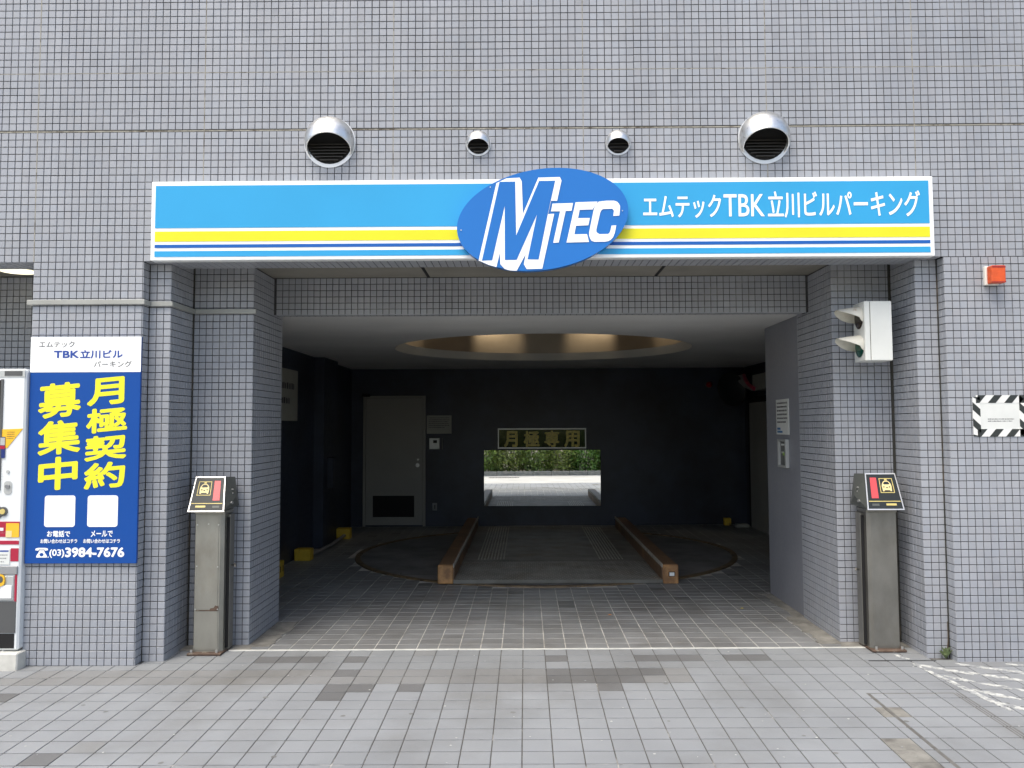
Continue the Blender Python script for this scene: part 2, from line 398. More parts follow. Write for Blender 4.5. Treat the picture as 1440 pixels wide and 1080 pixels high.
# belt trim on the left pier, following its steps
bt = MB()
bz0, bz1 = 2.396, 2.430
bt.bbox(-.03, .772, -.018, .004, bz0, bz1, .003); bt.bbox(.7505, .772, .0045, .1, bz0, bz1, .003); bt.bbox(.7725, .922, .082, .104, bz0, bz1, .003)
bt.bbox(.9005, .922, .1045, .5, bz0, bz1, .003); bt.bbox(.9225, 1.372, .482, .504, bz0, bz1, .003)
bt.bbox(-.03, -.001, .0045, .45, bz0, bz1, .003)
bt.build('belt_trim', mat('belt_trim_paint', (.34, .35, .33), .6, var=.1), pl)
# --- side recess left of the pier
B('recess_wall', m_grout, bld, (XL, .004, .8545, 1.2, ZB, ZS+.06))
q = MB(); surf(q, (XL, .85, ZB), X_, Z_, 50, nbelow+1); rt = q.build('wall_tile', m_tile, bld, 'stuff')
B('recess_soffit', m_soffit, bld, (XL, .0, .275, .9, 2.748, 2.85))
# --- lintel soffit, inner beam, ceiling
B('entrance_soffit', m_soffit, bld, (.9055, 6.0145, .276, 1.5, 2.748, 2.85))
B('soffit_slot', m_black, bld, (2.572, 2.594, .28, .998, 2.744, 2.7475), (4.372, 4.394, .28, .998, 2.744, 2.7475))
beam = B('lintel_beam', m_grout, bld, (1.3505, 5.5845, 1.0045, 1.1355, 2.4545, 2.747))
q = MB(); surf(q, (1.368, 1.0, 2.4455+.0), X_, Z_, 84, 6); surf(q, (1.36, 1.1, 2.45), X_, (0, -1, 0), 84, 2)
q.build('wall_tile', m_tile, beam, 'stuff')
YB, WL, WR, ZC = 7.75, .60, 6.80, 2.47
HX, HY, HR = 3.555, 4.38, 1.68
HO = HR+.06
# ceiling with round hole
c = MB(); n = 96; inner = []; outer = []
for k in range(n):
    a = 2*math.pi*k/n; dx, dy = math.cos(a), math.sin(a); inner.append((HX+HO*dx, HY+HO*dy, ZC))
    t = min(((WR+.1-HX)/dx if dx > 0 else (WL-.1-HX)/dx) if abs(dx) > 1e-6 else 1e9, ((YB+.1-HY)/dy if dy > 0 else (1.137-HY)/dy) if abs(dy) > 1e-6 else 1e9)
    outer.append((HX+t*dx, HY+t*dy, ZC))
for cx, cy in ((WR+.1, YB+.1), (WL-.1, YB+.1), (WL-.1, 1.137), (WR+.1, 1.137)):
    a = math.atan2(cy-HY, cx-HX) % (2*math.pi); k = int(round(a/(2*math.pi)*n)) % n; outer[k] = (cx, cy, ZC)
c.add(inner+outer, [(k, n+k, n+(k+1) % n, (k+1) % n) for k in range(n)])
c.add([(p[0], p[1], ZC+.03) for p in inner+outer], [((k+1) % n, n+(k+1) % n, n+k, k) for k in range(n)])
ceil = c.build('garage_ceiling', m_ceil, bld)
c = MB(); hz = ZC+.65
rim1 = [(HX+HR*math.cos(2*math.pi*k/n), HY+HR*math.sin(2*math.pi*k/n), ZC+.095) for k in range(n)]
c.add(rim1+[(p[0], p[1], hz) for p in rim1], [((k+1) % n, k, n+k, n+(k+1) % n) for k in range(n)], None, True)
c.add([(p[0], p[1], hz) for p in rim1], [tuple(range(n))])
cove = c.build('round_cove', m_bronze, ceil)
c = MB(); c.add(inner+rim1, [((k+1) % n, k, n+k, n+(k+1) % n) for k in range(n)], None, True)
c.build('cove_flange', m_flange, ceil)
# --- garage walls
gw = B('garage_wall', m_navy, bld, (WL-.1, WR+.1, YB, YB+.15, -.1, ZC+.001))
gl = B('garage_wall', m_navy, bld, (WL-.15, WL, 1.246, YB-.001, -.1, ZC+.001), (WL, WL+.13, 5.35, 6.15, -.1, ZC-.001), (WL-.15, 1.345, 1.2405, 1.2455, -.1, ZC))
gr = B('garage_wall', m_navy, bld, (WR, WR+.15, 2.30, YB-.001, -.1, ZC+.001), (5.76, WR+.15, 2.286, 2.2995, -.1, ZC))
B('wing_wall', m_greywall, bld, (5.598, 5.76, 1.3005, 2.285, -.1, ZC-.001), b=.004)
B('electric_box', m_navy, gl, (WL+.13, WL+.21, 5.55, 5.85, .75, 1.15), b=.006)
# --- shell that keeps daylight out and stands behind the entrance
B('outer_wall', m_roof, bld, (XL, XL+.1, .28, 9, -.2, 6.6), (XR-.1, XR, .28, 9, -.2, 6.6), (XL, XR, 9.001, 9.15, -.2, 6.6))
B('roof', m_roof, bld, (XL, XR, .2745, 9.15, 6.601, 6.75))
B('floor_slab', m_roof, bld, (XL+.1, XR-.1, .28, 9.0, 3.35, 3.5))

# ------------------------------------------------------------------ ground
def gz(x, y): return .0055+.004*(x-3)+(.0154*(y-.3524) if y < .3524 else 0)
def sheet(name, m, x0, x1, y0, y1, dz=0, nx=2, kind='structure', skip=None):
    q = MB()
    q.add([(x0, y0, gz(x0, y0)+dz), (x1, y0, gz(x1, y0)+dz), (x1, y1, gz(x1, y1)+dz), (x0, y1, gz(x0, y1)+dz)], [(0,1,2,3)])
    o = q.build(name, m); o['kind'] = kind; return o
ground = sheet('ground', m_earth, -60, 66, -120, .3, -.16)
pave = sheet('pavement', m_pgrout, -9, 15, -2.4, .3524, -.0042)
gfl = sheet('garage_floor', m_fgrout, WL-.1, WR+.1, .3525, YB+.05, -.0030)
P = .15; X0 = 3.3219; Y0 = .3524
DARK = {(-21,6),(-16,12),(-12,1),(-11,1),(-10,1),(-8,1),(-8,3),(-8,5),(-8,6),(-7,5),(-5,5),(1,1),(1,3),(1,4),(2,3),(2,4),(3,3),(3,4),(3,5),(4,3),(4,4),(5,1),(5,3),(6,1),(7,1),(9,1),(10,1),(20,9),(-23,14)}
def ptint(i, j):
    k = 1+random.gauss(0, .025); w = (k, k, k)
    if j in (3, 4) and -22 < i < 7: w = (k*.84, k*.81, k*.77)
    elif j < 3: w = (k*.90, k*.90, k*.89)
    if (i, j) in DARK: w = (k*.56, k*.54, k*.52)
    elif rnd() < .012: w = (k*.9, k*.88, k*.85)
    return w
def pv_tile(q, x0, y0, wx, wy, tint, zoff=0, g=.0029, h=.0050, b=.003):
    j = [random.gauss(0, .0004) for _ in range(4)]
    def z(x, y): return gz(x, y)+zoff if zoff is not None else 0
    c = [(x0+g, y0+h), (x0+wx-g, y0+h), (x0+wx-g, y0+wy-h), (x0+g, y0+wy-h)]
    ci = [(x0+g+b, y0+h+b), (x0+wx-g-b, y0+h+b), (x0+wx-g-b, y0+wy-h-b), (x0+g+b, y0+wy-h-b)]
    vs = [(x, y, z(x, y)-.0045) for x, y in c]+[(x, y, z(x, y)-.001) for x, y in c]+[(x, y, z(x, y)+j[i]) for i, (x, y) in enumerate(ci)]
    q.add(vs, [(8,9,10,11)]+[(4+i, 4+(i+1) % 4, 8+(i+1) % 4, 8+i) for i in range(4)]+[(i, (i+1) % 4, 4+(i+1) % 4, 4+i) for i in range(4)], tint)
def blocked(x, y):      # where walls stand
    if y+.15 > .0 and (x < .74 or x > RP): return y > -.01
    if y > .09 and (x+.15 < .9 or x > RP-.16): return True
    return False
q = MB(); singles = []
HATCH = (5.33, 5.862, -1.75, -.615)
CONC = {(13, 9), (13, 8), (13, 7)}
for i in range(-80, 76):
    for j in range(0, 19):
        x = X0+P*i; y = Y0-P*(j+1)
        if (y > -.08 and (x < .60 or x > RP)) or (y > .03 and (x < .74 or x > RP-.15)): continue
        if j == 18 and y < -2.5: continue
        if (i, j) in ((13, 8), (12, 11), (12, 12), (12, 13)): continue       # lost tiles, filled with mortar
        d = abs(x-3.3)
        if j >= 8 and d < 2.05 and len(singles) < 300: singles.append((i, j)); continue
        pv_tile(q, x, y, P, P, ptint(i, j))
q.build('paving_tile', m_pave, pave, 'stuff')
pm = []
for k in range(14):
    a = MB(); t = ptint(50, 9) if k else (.56, .54, .52)
    g = .0029; h = .0050; b = .003; z_ = lambda x, y: .004*x+.0154*y
    c = [(g, h), (P-g, h), (P-g, P-h), (g, P-h)]; ci = [(g+b, h+b), (P-g-b, h+b), (P-g-b, P-h-b), (g+b, P-h-b)]
    j4 = [random.gauss(0, .0004) for _ in range(4)]
    a.add([(x, y, z_(x, y)-.0045) for x, y in c]+[(x, y, z_(x, y)-.001) for x, y in c]+[(x, y, z_(x, y)+j4[i]) for i, (x, y) in enumerate(ci)],
          [(8,9,10,11)]+[(4+i, 4+(i+1) % 4, 8+(i+1) % 4, 8+i) for i in range(4)]+[(i, (i+1) % 4, 4+(i+1) % 4, 4+i) for i in range(4)], t)
    me = bpy.data.meshes.new('paving_tile'); me.from_pydata(a.v, [], a.f); me.update()
    ca = me.color_attributes.new('tint', 'FLOAT_COLOR', 'CORNER'); buf = []
    for f, t in zip(a.f, a.t): buf += [t[0], t[1], t[2], 1]*len(f)
    ca.data.foreach_set('color', buf); me.materials.append(m_pave); pm.append(me)
for i, j in singles:
    x = X0+P*i; y = Y0-P*(j+1)
    o = link('paving_tile', pm[0] if (i, j) in DARK else random.choice(pm[1:]), pave); o.location = (x, y, gz(x, y))
# garage floor tiles
TX, TY, TR = 3.58, 4.92, 2.30
q = MB(); fs_ = 0; nsing = 0; fm = []
for k in range(8):
    a = MB(); kk = 1+random.gauss(0, .05)
    g = .0032; h = .0062; b = .003
    c = [(g, h), (P-g, h), (P-g, P-h), (g, P-h)]; ci = [(g+b, h+b), (P-g-b, h+b), (P-g-b, P-h-b), (g+b, P-h-b)]
    j4 = [random.gauss(0, .0004) for _ in range(4)]
    a.add([(x, y, .004*x-.0035) for x, y in c]+[(x, y, .004*x-.001) for x, y in c]+[(x, y, .004*x+j4[i]) for i, (x, y) in enumerate(ci)],
          [(8,9,10,11)]+[(4+i, 4+(i+1) % 4, 8+(i+1) % 4, 8+i) for i in range(4)]+[(i, (i+1) % 4, 4+(i+1) % 4, 4+i) for i in range(4)], (kk, kk, kk))
    me = bpy.data.meshes.new('floor_tile'); me.from_pydata(a.v, [], a.f); me.update()
    ca = me.color_attributes.new('tint', 'FLOAT_COLOR', 'CORNER'); buf = []
    for f, t in zip(a.f, a.t): buf += [t[0], t[1], t[2], 1]*len(f)
    ca.data.foreach_set('color', buf); me.materials.append(m_ftile); fm.append(me)
for j in range(0, 49):
    for i in range(-19, 24):
        x = X0+P*i; y = Y0+.002+P*j
        if y < 1.1 and (x < 1.34 or x+P > 5.60): continue
        if y < 2.2 and x+P > 5.62: continue
        if y < .5 and (x < 1.3 or x+P > 5.6): continue
        if math.hypot(x+P/2-TX, y+P/2-TY) < TR+.02: continue
        if nsing < 280 and 0 <= j < 11:
            nsing += 1; o = link('floor_tile', random.choice(fm), gfl); o.location = (x, y, gz(x, y)); continue
        k = 1+random.gauss(0, .05)
        if rnd() < .03: k *= .6
        pv_tile(q, x, y, P, P, (k, k, k*.98), g=.0032, h=.0062)
q.build('floor_tile', m_ftile, gfl, 'stuff')
def poly(name, m, pts, parent, dz=.003, th=.006, kind=None):
    """low slab following the ground"""
    a = MB(); n = len(pts)
    a.add([(x, y, gz(x, y)+dz) for x, y in pts]+[(x, y, gz(x, y)+dz-th) for x, y in pts], [tuple(range(n))]+[(i, i+n, (i+1) % n+n, (i+1) % n) for i in range(n)])
    return a.build(name, m, parent)
def jag(pts, s=.012):
    out = []
    for i, p in enumerate(pts):
        nx = pts[(i+1) % len(pts)]
        for k in range(6):
            t = k/6; out.append((p[0]+(nx[0]-p[0])*t+random.uniform(-s, s), p[1]+(nx[1]-p[1])*t+random.uniform(-s, s)))
    return out
def fillet(line, side, w):
    # ragged mortar along a wall foot: line (x0,y0)->(x1,y1) at constant x
    (x0, y0), (x1, y1) = line; n = 14; a = [(x0+(x1-x0)*k/n, y0+(y1-y0)*k/n) for k in range(n+1)]
    b = [(p[0]+side*(w+random.uniform(-.02, .03)), p[1]) for p in a][::-1]
    return a+b
poly('mortar_patch', m_mortar, fillet(((1.352, .45), (1.352, 1.22)), 1, .16), gfl, .0035)
poly('mortar_patch', m_mortar, fillet(((5.582, .45), (5.582, 1.30)), -1, .14)[::-1], gfl, .0035)
poly('mortar_patch', m_mortar, fillet(((5.596, 1.302), (5.596, 2.25)), -1, .09)[::-1], gfl, .0035)
poly('mortar_patch', m_mortar, [(.905, .3524), (1.42, .3526), (1.36, .50), (.905, .50)], gfl, .0032)
poly('mortar_patch', m_mortar, [(5.54, .3526), (6.02, .3526), (6.02, .50), (5.585, .50)], gfl, .0032)
for (i, j) in ((13, 8), (12, 11), (12, 12), (12, 13)):
    x = X0+P*i; y = Y0-P*(j+1); poly('mortar_patch', m_mortar, [(x+.002, y+.002), (x+P-.002, y+.002), (x+P-.002, y+P-.002), (x+.002, y+P-.002)], pave, -.0012, .003)
# white strip at the threshold
a = [(1.26+ (5.70-1.26)*k/60, .333+random.uniform(-.003, .003)) for k in range(61)]; b = [(p[0], .357+random.uniform(-.003, .003)) for p in a][::-1]
poly('white_threshold_line', m_thr, a+b, pave, .0045, .004)
# hatch frame in the pavement: two sunken angles and a cross edge
hz = .0008
poly('hatch_frame', mat('hatch_steel', (.16, .155, .145), .6, .3, var=.2, scale=20), [(5.325, -1.9), (5.345, -1.9), (5.345, -.612), (5.325, -.612)], pave, hz, .004)
for x in (5.828, 5.846, 5.864):
    poly('hatch_frame', bpy.data.materials['hatch_steel'], [(x, -1.9), (x+.007, -1.9), (x+.007, -.612), (x, -.612)], pave, hz, .004)
poly('hatch_frame', bpy.data.materials['hatch_steel'], [(5.345, -.622), (5.828, -.622), (5.828, -.612), (5.345, -.612)], pave, hz, .004)
poly('slot_drain', m_black, [(5.60, .026), (6.04, .020), (6.04, .034), (5.60, .040)], pave, .0012, .004)
# worn hatching painted in white
def stroke(p0, p1, w):
    n = 16; w *= 1.45; dx, dy = p1[0]-p0[0], p1[1]-p0[1]; L = math.hypot(dx, dy); nx, ny = -dy/L, dx/L; a = []; b = []
    for k in range(n+1):
        t = k/n; ww = w*(.35+.65*math.sin(math.pi*min(1, max(0, t*.9+.05))))*(1+random.uniform(-.3, .3))
        a.append((p0[0]+dx*t+nx*ww, p0[1]+dy*t+ny*ww)); b.append((p0[0]+dx*t-nx*ww, p0[1]+dy*t-ny*ww))
    return a+b[::-1]
for p0, p1, w in (((5.855, -.02), (6.0, -.92), .014), ((5.83, .17), (5.88, .06), .014), ((5.87, -.05), (6.13, -.27), .016), ((5.93, -.30), (6.06, -.42), .016),
                  ((5.97, -.55), (6.15, -.74), .016), ((5.99, -.77), (6.1, -.93), .015), ((6.13, -.04), (6.62, -.35), .016), ((6.08, -.20), (6.45, -.46), .016),
                  ((6.05, -.42), (6.32, -.62), .015), ((6.22, -.72), (6.5, -.90), .014), ((6.36, -.52), (6.7, -.70), .014), ((6.45, -.05), (6.8, -.2), .014), ((6.5, -.3), (6.9, -.55), .014)):
    poly('painted_hatching', m_whiteline, stroke(p0, p1, w)[::-1], pave, .0022, .003)
q = MB(); r = random.Random(11)
for k in range(150):
    x = r.uniform(-.5, 7.2); y = r.uniform(-2.2, .3); 
    if (x < 1 or x > 5.6) and y > -.05: continue
    s_ = r.uniform(.002, .008); z = gz(x, y)+.0016; m_ = r.randint(5, 7)
    q.add([(x+s_*r.uniform(.6, 1.3)*math.cos(2*math.pi*i/m_), y+s_*r.uniform(.6, 1.3)*math.sin(2*math.pi*i/m_), z) for i in range(m_)], [tuple(range(m_))])
q.build('paint_fleck', m_whiteline, pave, 'stuff')
q = MB()
for k in range(40):
    x = r.uniform(.2, 6.8); y = r.uniform(-2.2, -.1); s_ = r.uniform(.008, .017); z = gz(x, y)+.0014
    q.add([(x+s_*r.uniform(.8, 1.2)*math.cos(2*math.pi*i/9), y+s_*r.uniform(.8, 1.2)*math.sin(2*math.pi*i/9), z) for i in range(9)], [tuple(range(9))])
q.build('gum_spot', mat('trodden_gum', (.17, .172, .17), .8, var=.2), pave, 'stuff')
# road, kerb and verge across the road (seen in the mirror)
road = sheet('road', m_road, -40, 46, -7.10, -2.4, -.004)
poly('gully_cover', m_slat, [(2.2, -5.9), (3.15, -5.9), (3.15, -5.68), (2.2, -5.68)], road, .006, .006)
kb = MB()
for k in range(-10, 18):
    x = k*.6; z = gz(x, -7.2); kb.bbox(x+.004, x+.596, -7.25, -7.10, z-.1, z+.14+random.uniform(-.004, .004), .012)
kerb = tag(kb.build('kerb_stones', m_kerb), 'grey concrete kerb stones along the verge across the road, in the mirror', 'kerb')
sheet('verge', m_earth, -40, 46, -14, -7.25, .10)

# hedge behind the camera (mirror)
def leafcloud(q, cx, cy, cz, rx, ry, rz, n, size, base):
    for _ in range(n):
        while True:
            p = Vector((random.uniform(-1, 1), random.uniform(-1, 1), random.uniform(-1, 1)))
            if .35 < p.length < 1.05: break
        c = Vector((cx+p.x*rx, cy+p.y*ry, cz+p.z*rz))
        if c.z < gz(c.x, -7.4)+.12: continue
        d = Vector((random.gauss(0, 1), random.gauss(0, 1)+.4, random.gauss(0, 1)+.7)).normalized()
        a = d.cross(Vector((rnd()-.5, rnd()-.5, rnd()-.5))).normalized(); b = d.cross(a); s = size*random.uniform(.6, 1.3)
        k = random.uniform(.6, 1.45); t = (k*base[0], k*base[1], k*base[2])
        q.add([c-a*s, c-b*s*.45, c+a*s, c+b*s*.45+d*s*.15], [(0,1,2,3)], t)
hx = -1.6; nb = 0
while hx < 9.2:
    w = random.uniform(.75, 1.05); h = random.uniform(1.45, 1.75)
    base = random.choice([(1, 1, 1), (1.25, 1.1, 1.1), (.8, .95, .8), (1.5, 1.15, 1.3)])
    g0 = gz(hx, -8.0)
    bush = thing('hedge_shrub', 'leafy evergreen shrub in the clipped hedge across the road, reflected in the mirror', 'shrub', (hx, -8.05, g0+.1), 'shrubs of the hedge across the road')
    q = MB(); leafcloud(q, hx, -8.05, g0+.1+h*.42, w*.72, .72, h*.66, 4600, .055, base)
    q.build('foliage', m_leaf, bush)
    q = MB()
    for k in range(6):
        a = random.uniform(0, 6.28); r = .3
        q.tube([(hx, -8.05, g0+.05), (hx+.4*r*math.cos(a), -8.05+.4*r*math.sin(a), g0+.5), (hx+r*math.cos(a)*1.5, -8.05+r*math.sin(a), g0+1.15)], [.02, .014, .005], 6)
    q.build('stem', m_twig, bush)
    hx += w*.95; nb += 1

# ------------------------------------------------------------------ fascia sign
sg = thing('fascia_sign', 'long sky blue signboard with yellow and blue stripes above the entrance', 'sign', (3.45, 0, 2.69))
SY = -.07
def sgz(x): return .0018*(x-.83)      # the board climbs slightly
B('board', m_white, sg, (.828, 6.077, SY, -.0005, 2.683, 3.222), b=.004)
sx0, sx1 = .857, 6.047
def stripe(z0, z1, m, nm): B(nm, m, sg, (sx0, sx1, SY-.0025, SY+.001, z0, z1))
stripe(2.903, 3.192, m_sky, 'blue_field'); stripe(2.811, 2.880, m_yel, 'yellow_stripe'); stripe(2.768, 2.790, m_blue, 'dark_blue_stripe'); stripe(2.707, 2.746, m_sky, 'light_blue_stripe')
text('エムテック', (4.143, 4.660, 2.950, 3.104), SY-.0045, m_white, sg, bold=.035)
text('TBK', (4.680, 4.950, 2.958, 3.106), SY-.0045, m_white, sg, bold=.018)
text('立川ビルパーキング', (4.975, 5.985, 2.948, 3.124), SY-.0045, m_white, sg, bold=.035)
ov = MB(); ov.prism(ell(3.466, 2.933, .573, .338, 96, math.radians(9)), SY-.062, SY-.004, 'y')
oval = ov.build('oval_plate', m_oval, sg)
B('oval_bracket', m_alu, sg, (3.1, 3.2, SY-.004, SY-.0005, 2.8, 3.0), (3.7, 3.8, SY-.004, SY-.0005, 2.8, 3.0))
OY = SY-.064
def letter(name, m, pts, y, th=.0015):
    a = MB(); a.prism(pts[::-1], y, y-th, 'y') if False else a.prism(pts, y-th, y, 'y'); return a.build(name, m, oval)
letter('white_outline', m_white, [(3.041,2.657),(3.16,3.176),(3.225,3.208),(3.315,3.213),(3.329,3.188),(3.336,2.969),(3.439,3.212),(3.582,3.215),(3.593,3.191),(3.563,3.055),(3.5235,3.055),
    (3.503,2.966),(3.543,2.968),(3.462,2.601),(3.359,2.598),(3.34,2.632),(3.353,2.698),(3.293,2.588),(3.25,2.590),(3.214,2.600),(3.185,2.632),(3.182,2.708),(3.159,2.613),(3.105,2.629),(3.06,2.650)], OY)
letter('initial_face', m_oval, [(3.063,2.657),(3.181,3.185),(3.285,3.186),(3.29,2.823),(3.444,3.189),(3.551,3.19),(3.499,2.959),(3.438,2.662),(3.365,2.664),(3.429,2.964),(3.293,2.661),(3.215,2.66),(3.215,3.023),(3.131,2.659)], OY-.0016)
letter('letter_t', m_white, [(3.532,3.036),(3.669,3.039),(3.658,2.987),(3.619,2.986),(3.572,2.775),(3.535,2.773),(3.582,2.984),(3.522,2.984)], OY)
letter('letter_e', m_white, [(3.685,3.044),(3.831,3.048),(3.798,2.995),(3.712,2.993),(3.701,2.937),(3.779,2.938),(3.769,2.889),(3.687,2.886),(3.676,2.829),(3.759,2.83),(3.772,2.777),(3.623,2.774)], OY)
letter('letter_c', m_white, [(3.84,3.048),(3.89,3.053),(3.941,3.053),(3.960,3.046),(3.972,3.033),(3.979,3.018),(3.98,3.005),(3.974,2.953),(3.934,2.95),(3.939,2.985),(3.928,2.999),(3.866,2.997),(3.856,2.989),(3.848,2.974),(3.821,2.859),(3.822,2.842),(3.842,2.829),(3.899,2.830),(3.908,2.838),(3.915,2.854),(3.922,2.886),(3.953,2.887),(3.943,2.836),(3.932,2.81),(3.917,2.792),(3.899,2.782),(3.877,2.778),(3.807,2.778),(3.789,2.785),(3.779,2.802),(3.773,2.82),(3.774,2.846),(3.805,2.993),(3.818,3.03)], OY)
for x, z in ((3.12, 3.15), (2.925, 2.862), (3.42, 2.705), (3.995, 2.985)):
    a = MB(); a.tube([(x, OY, z), (x, OY-.003, z)], .004, 8); a.build('screw', m_alu, oval)

# ------------------------------------------------------------------ vent hoods
def vent(x, z, r, label, n=16, rolld=0):
    v = thing('vent_hood', label, 'vent', (x, 0, z), 'round steel vent hoods above the sign')
    ax = Vector((math.sin(rolld)*.9, -math.cos(math.radians(57)), -math.sin(math.radians(57)))).normalized()
    e1 = Vector((1, 0, 0)); e1 = (e1-ax*e1.dot(ax)).normalized(); e2 = ax.cross(e1)
    q = MB(); rings = 20; seg = 40; th0 = math.acos(.46); cen = Vector((x, -.0, z)); vs = []
    for layer, rr in ((0, r), (1, r*.955)):
        vs = []
        for i in range(rings+1):
            th = th0+(math.pi-th0)*i/rings
            for k in range(seg):
                p = 2*math.pi*k/seg; d = ax*math.cos(th)+(e1*math.cos(p)+e2*math.sin(p))*math.sin(th)
                w = cen+Vector((d.x*rr, d.y*rr*.92-.012, d.z*rr))
                w.y = min(w.y, -.002)
                vs.append(w)
        fs = [(i*seg+k, i*seg+(k+1) % seg, (i+1)*seg+(k+1) % seg, (i+1)*seg+k) for i in range(rings) for k in range(seg)]
        if layer: fs = [f[::-1] for f in fs]
        q.add(vs, fs, None, True)
    q.build('dome', m_steel, v)
    rim = []
    for k in range(seg+1):
        p = 2*math.pi*k/seg; d = ax*math.cos(th0)+(e1*math.cos(p)+e2*math.sin(p))*math.sin(th0); w = cen+Vector((d.x*r*.98, d.y*r*.9-.012, d.z*r*.98)); w.y = min(w.y, -.004); rim.append(w)
    q = MB(); q.tube(rim, r*.025, 8, cap=False); q.build('rim', m_steel, v)
    q = MB(); q.prism(ell(x, z-.002, r*1.035, r*1.035, 48), -.008, -.0006, 'y'); q.build('flange', m_alu, v)
    q = MB(); q.prism(ell(x, z, r*.9, r*.9, 32), -.0105, -.0085, 'y'); q.build('duct', m_black, v)
    q = MB()
    ns = max(5, int(r/.014))
    for k in range(ns):
        zz = z-r*.78+k*(r*1.5/ns)
        if zz > z-r*.12: break
        hw = math.sqrt(max(.0001, (r*.86)**2-(zz-z)**2))
        q.box(x-hw, x+hw, -.034, -.0105, zz, zz+r*.035)
    q.build('louvre_slat', m_slat, v)
vent(2.017, 3.507, .170, 'large steel vent hood above the left half of the sign', rolld=.05)
vent(4.978, 3.513, .172, 'large steel vent hood above the right half of the sign', rolld=-.02)
vent(3.034, 3.491, .083, 'small steel vent hood just left of the oval logo, above the sign', rolld=-.03)
vent(3.986, 3.488, .083, 'small steel vent hood just right of the oval logo, above the sign', rolld=-.05)

# ------------------------------------------------------------------ banner
bn = thing('wall_banner', 'blue vertical parking advertisement board with yellow characters on left pier', 'sign', (.38, 0, .66))
B('board', m_banner, bn, (.012, .760, -.022, -.0005, .664, 2.175), b=.002)
B('white_header', m_white, bn, (.0115, .7605, -.0235, -.021, 1.937, 2.1755))
BY = -.0250
text('エムテック', (.069, .309, 2.105, 2.146), BY, m_ink, bn, bold=.0)
text('TBK', (.173, .338, 2.035, 2.080), BY, m_navyink, bn, bold=.05)
text('立川ビル', (.350, .635, 2.031, 2.085), BY, m_navyink, bn, bold=.05)
text('パーキング', (.444, .699, 1.969, 2.012), BY, m_ink, bn, bold=.0)
BY = -.0238
for ch, bx in (('募', (.080, .357, 1.627, 1.872)), ('集', (.085, .360, 1.381, 1.620)), ('中', (.095, .346, 1.146, 1.375)),
               ('月', (.410, .647, 1.712, 1.903)), ('極', (.408, .671, 1.527, 1.703)), ('契', (.401, .671, 1.343, 1.519)), ('約', (.403, .665, 1.155, 1.339))):
    text(ch, bx, BY, m_yelink, bn, bold=.043, shear=.09)
for x0, x1 in ((.138, .343), (.426, .629)):
    q = MB(); q.prism(rrect(x0, x1, .905, 1.113, .018), -.0240, -.0215, 'y'); q.build('blank_white_card', m_white, bn)
text('お電話で', (.160, .313, .840, .880), BY, m_white, bn, bold=.05)
text('メールで', (.453, .598, .840, .880), BY, m_white, bn, bold=.05)
text('お問い合わせはコチラ', (.117, .362, .798, .826), BY, m_white, bn, bold=.05)
text('お問い合わせはコチラ', (.404, .648, .798, .826), BY, m_white, bn, bold=.05)
text('(03)', (.180, .277, .703, .757), BY, m_white, bn, bold=.05)
text('3984-7676', (.287, .676, .709, .767), BY, m_white, bn, bold=.07)
q = MB()       # telephone sign
q.prism([(.085,.752),(.087,.763),(.105,.768),(.150,.768),(.168,.763),(.170,.752),(.150,.749),(.146,.757),(.109,.757),(.105,.749)], BY-.001, BY, 'y')
q.prism([(.112,.752),(.143,.752),(.148,.738),(.163,.716),(.163,.704),(.092,.704),(.092,.716),(.107,.738)], BY-.001, BY, 'y')
q.build('telephone_symbol', m_white, bn)
q = MB(); q.prism(ell(.1275, .724, .013, .011, 20), BY-.002, BY-.001, 'y'); q.build('telephone_dial', m_banner, bn)
q = MB(); q.prism(ell(.172, .707, .004, .004, 10), BY-.001, BY, 'y'); q.build('dot', m_white, bn)

# ------------------------------------------------------------------ signal light on the right reveal
sl = thing('traffic_signal', 'white two lamp exit signal with hooded lenses mounted beside entrance', 'signal', (5.80, .30, 2.0))
B('housing', m_sigwhite, sl, (5.692, 5.880, .17, .365, 2.004, 2.418), b=.005)
B('door_seam', m_black, sl, (5.728, 5.7305, .1685, .18, 2.008, 2.414))
B('door_cover', m_sigwhite, sl, (5.732, 5.878, .166, .172, 2.007, 2.415), b=.002)
B('bracket', m_sigwhite, sl, (5.78, 5.84, .365, .4995, 2.12, 2.30), b=.003)
for zc, ml in ((2.312, m_lensdk), (2.112, m_lensgr)):
    yc = .27; r = .080
    q = MB(); vs = [(5.6905, yc+r*.95*math.cos(2*math.pi*k/32), zc+r*.95*math.sin(2*math.pi*k/32)) for k in range(32)]
    q.add(vs+[(5.684, yc, zc)], [(32, (k+1) % 32, k) for k in range(32)], None, True); q.build('lens', ml, sl)
    q = MB(); N = 40; L = .155
    for inn in (0, 1):
        rr = r-.003*inn; vs = []
        for k in range(N+1):
            a = math.radians(-78)+math.radians(336)*k/N if False else 2*math.pi*k/N
            c = math.sin(a); ext = L*min(1, max(0., (c+.40)/1.15))**.5*(1. if math.cos(a) > 0 else min(1, .25+.75*max(0, c*1.15)**.9))
            vs.append((5.692, yc+rr*math.cos(a), zc+rr*math.sin(a))); vs.append((5.692-ext, yc+rr*math.cos(a)*.92, zc+rr*math.sin(a)*.92-ext*.10+.0))
        fs = [(2*k, 2*k+1, 2*k+3, 2*k+2) for k in range(N)]
        q.add(vs, fs if inn else [f[::-1] for f in fs], None, True)
    q.build('visor', m_visor, sl)

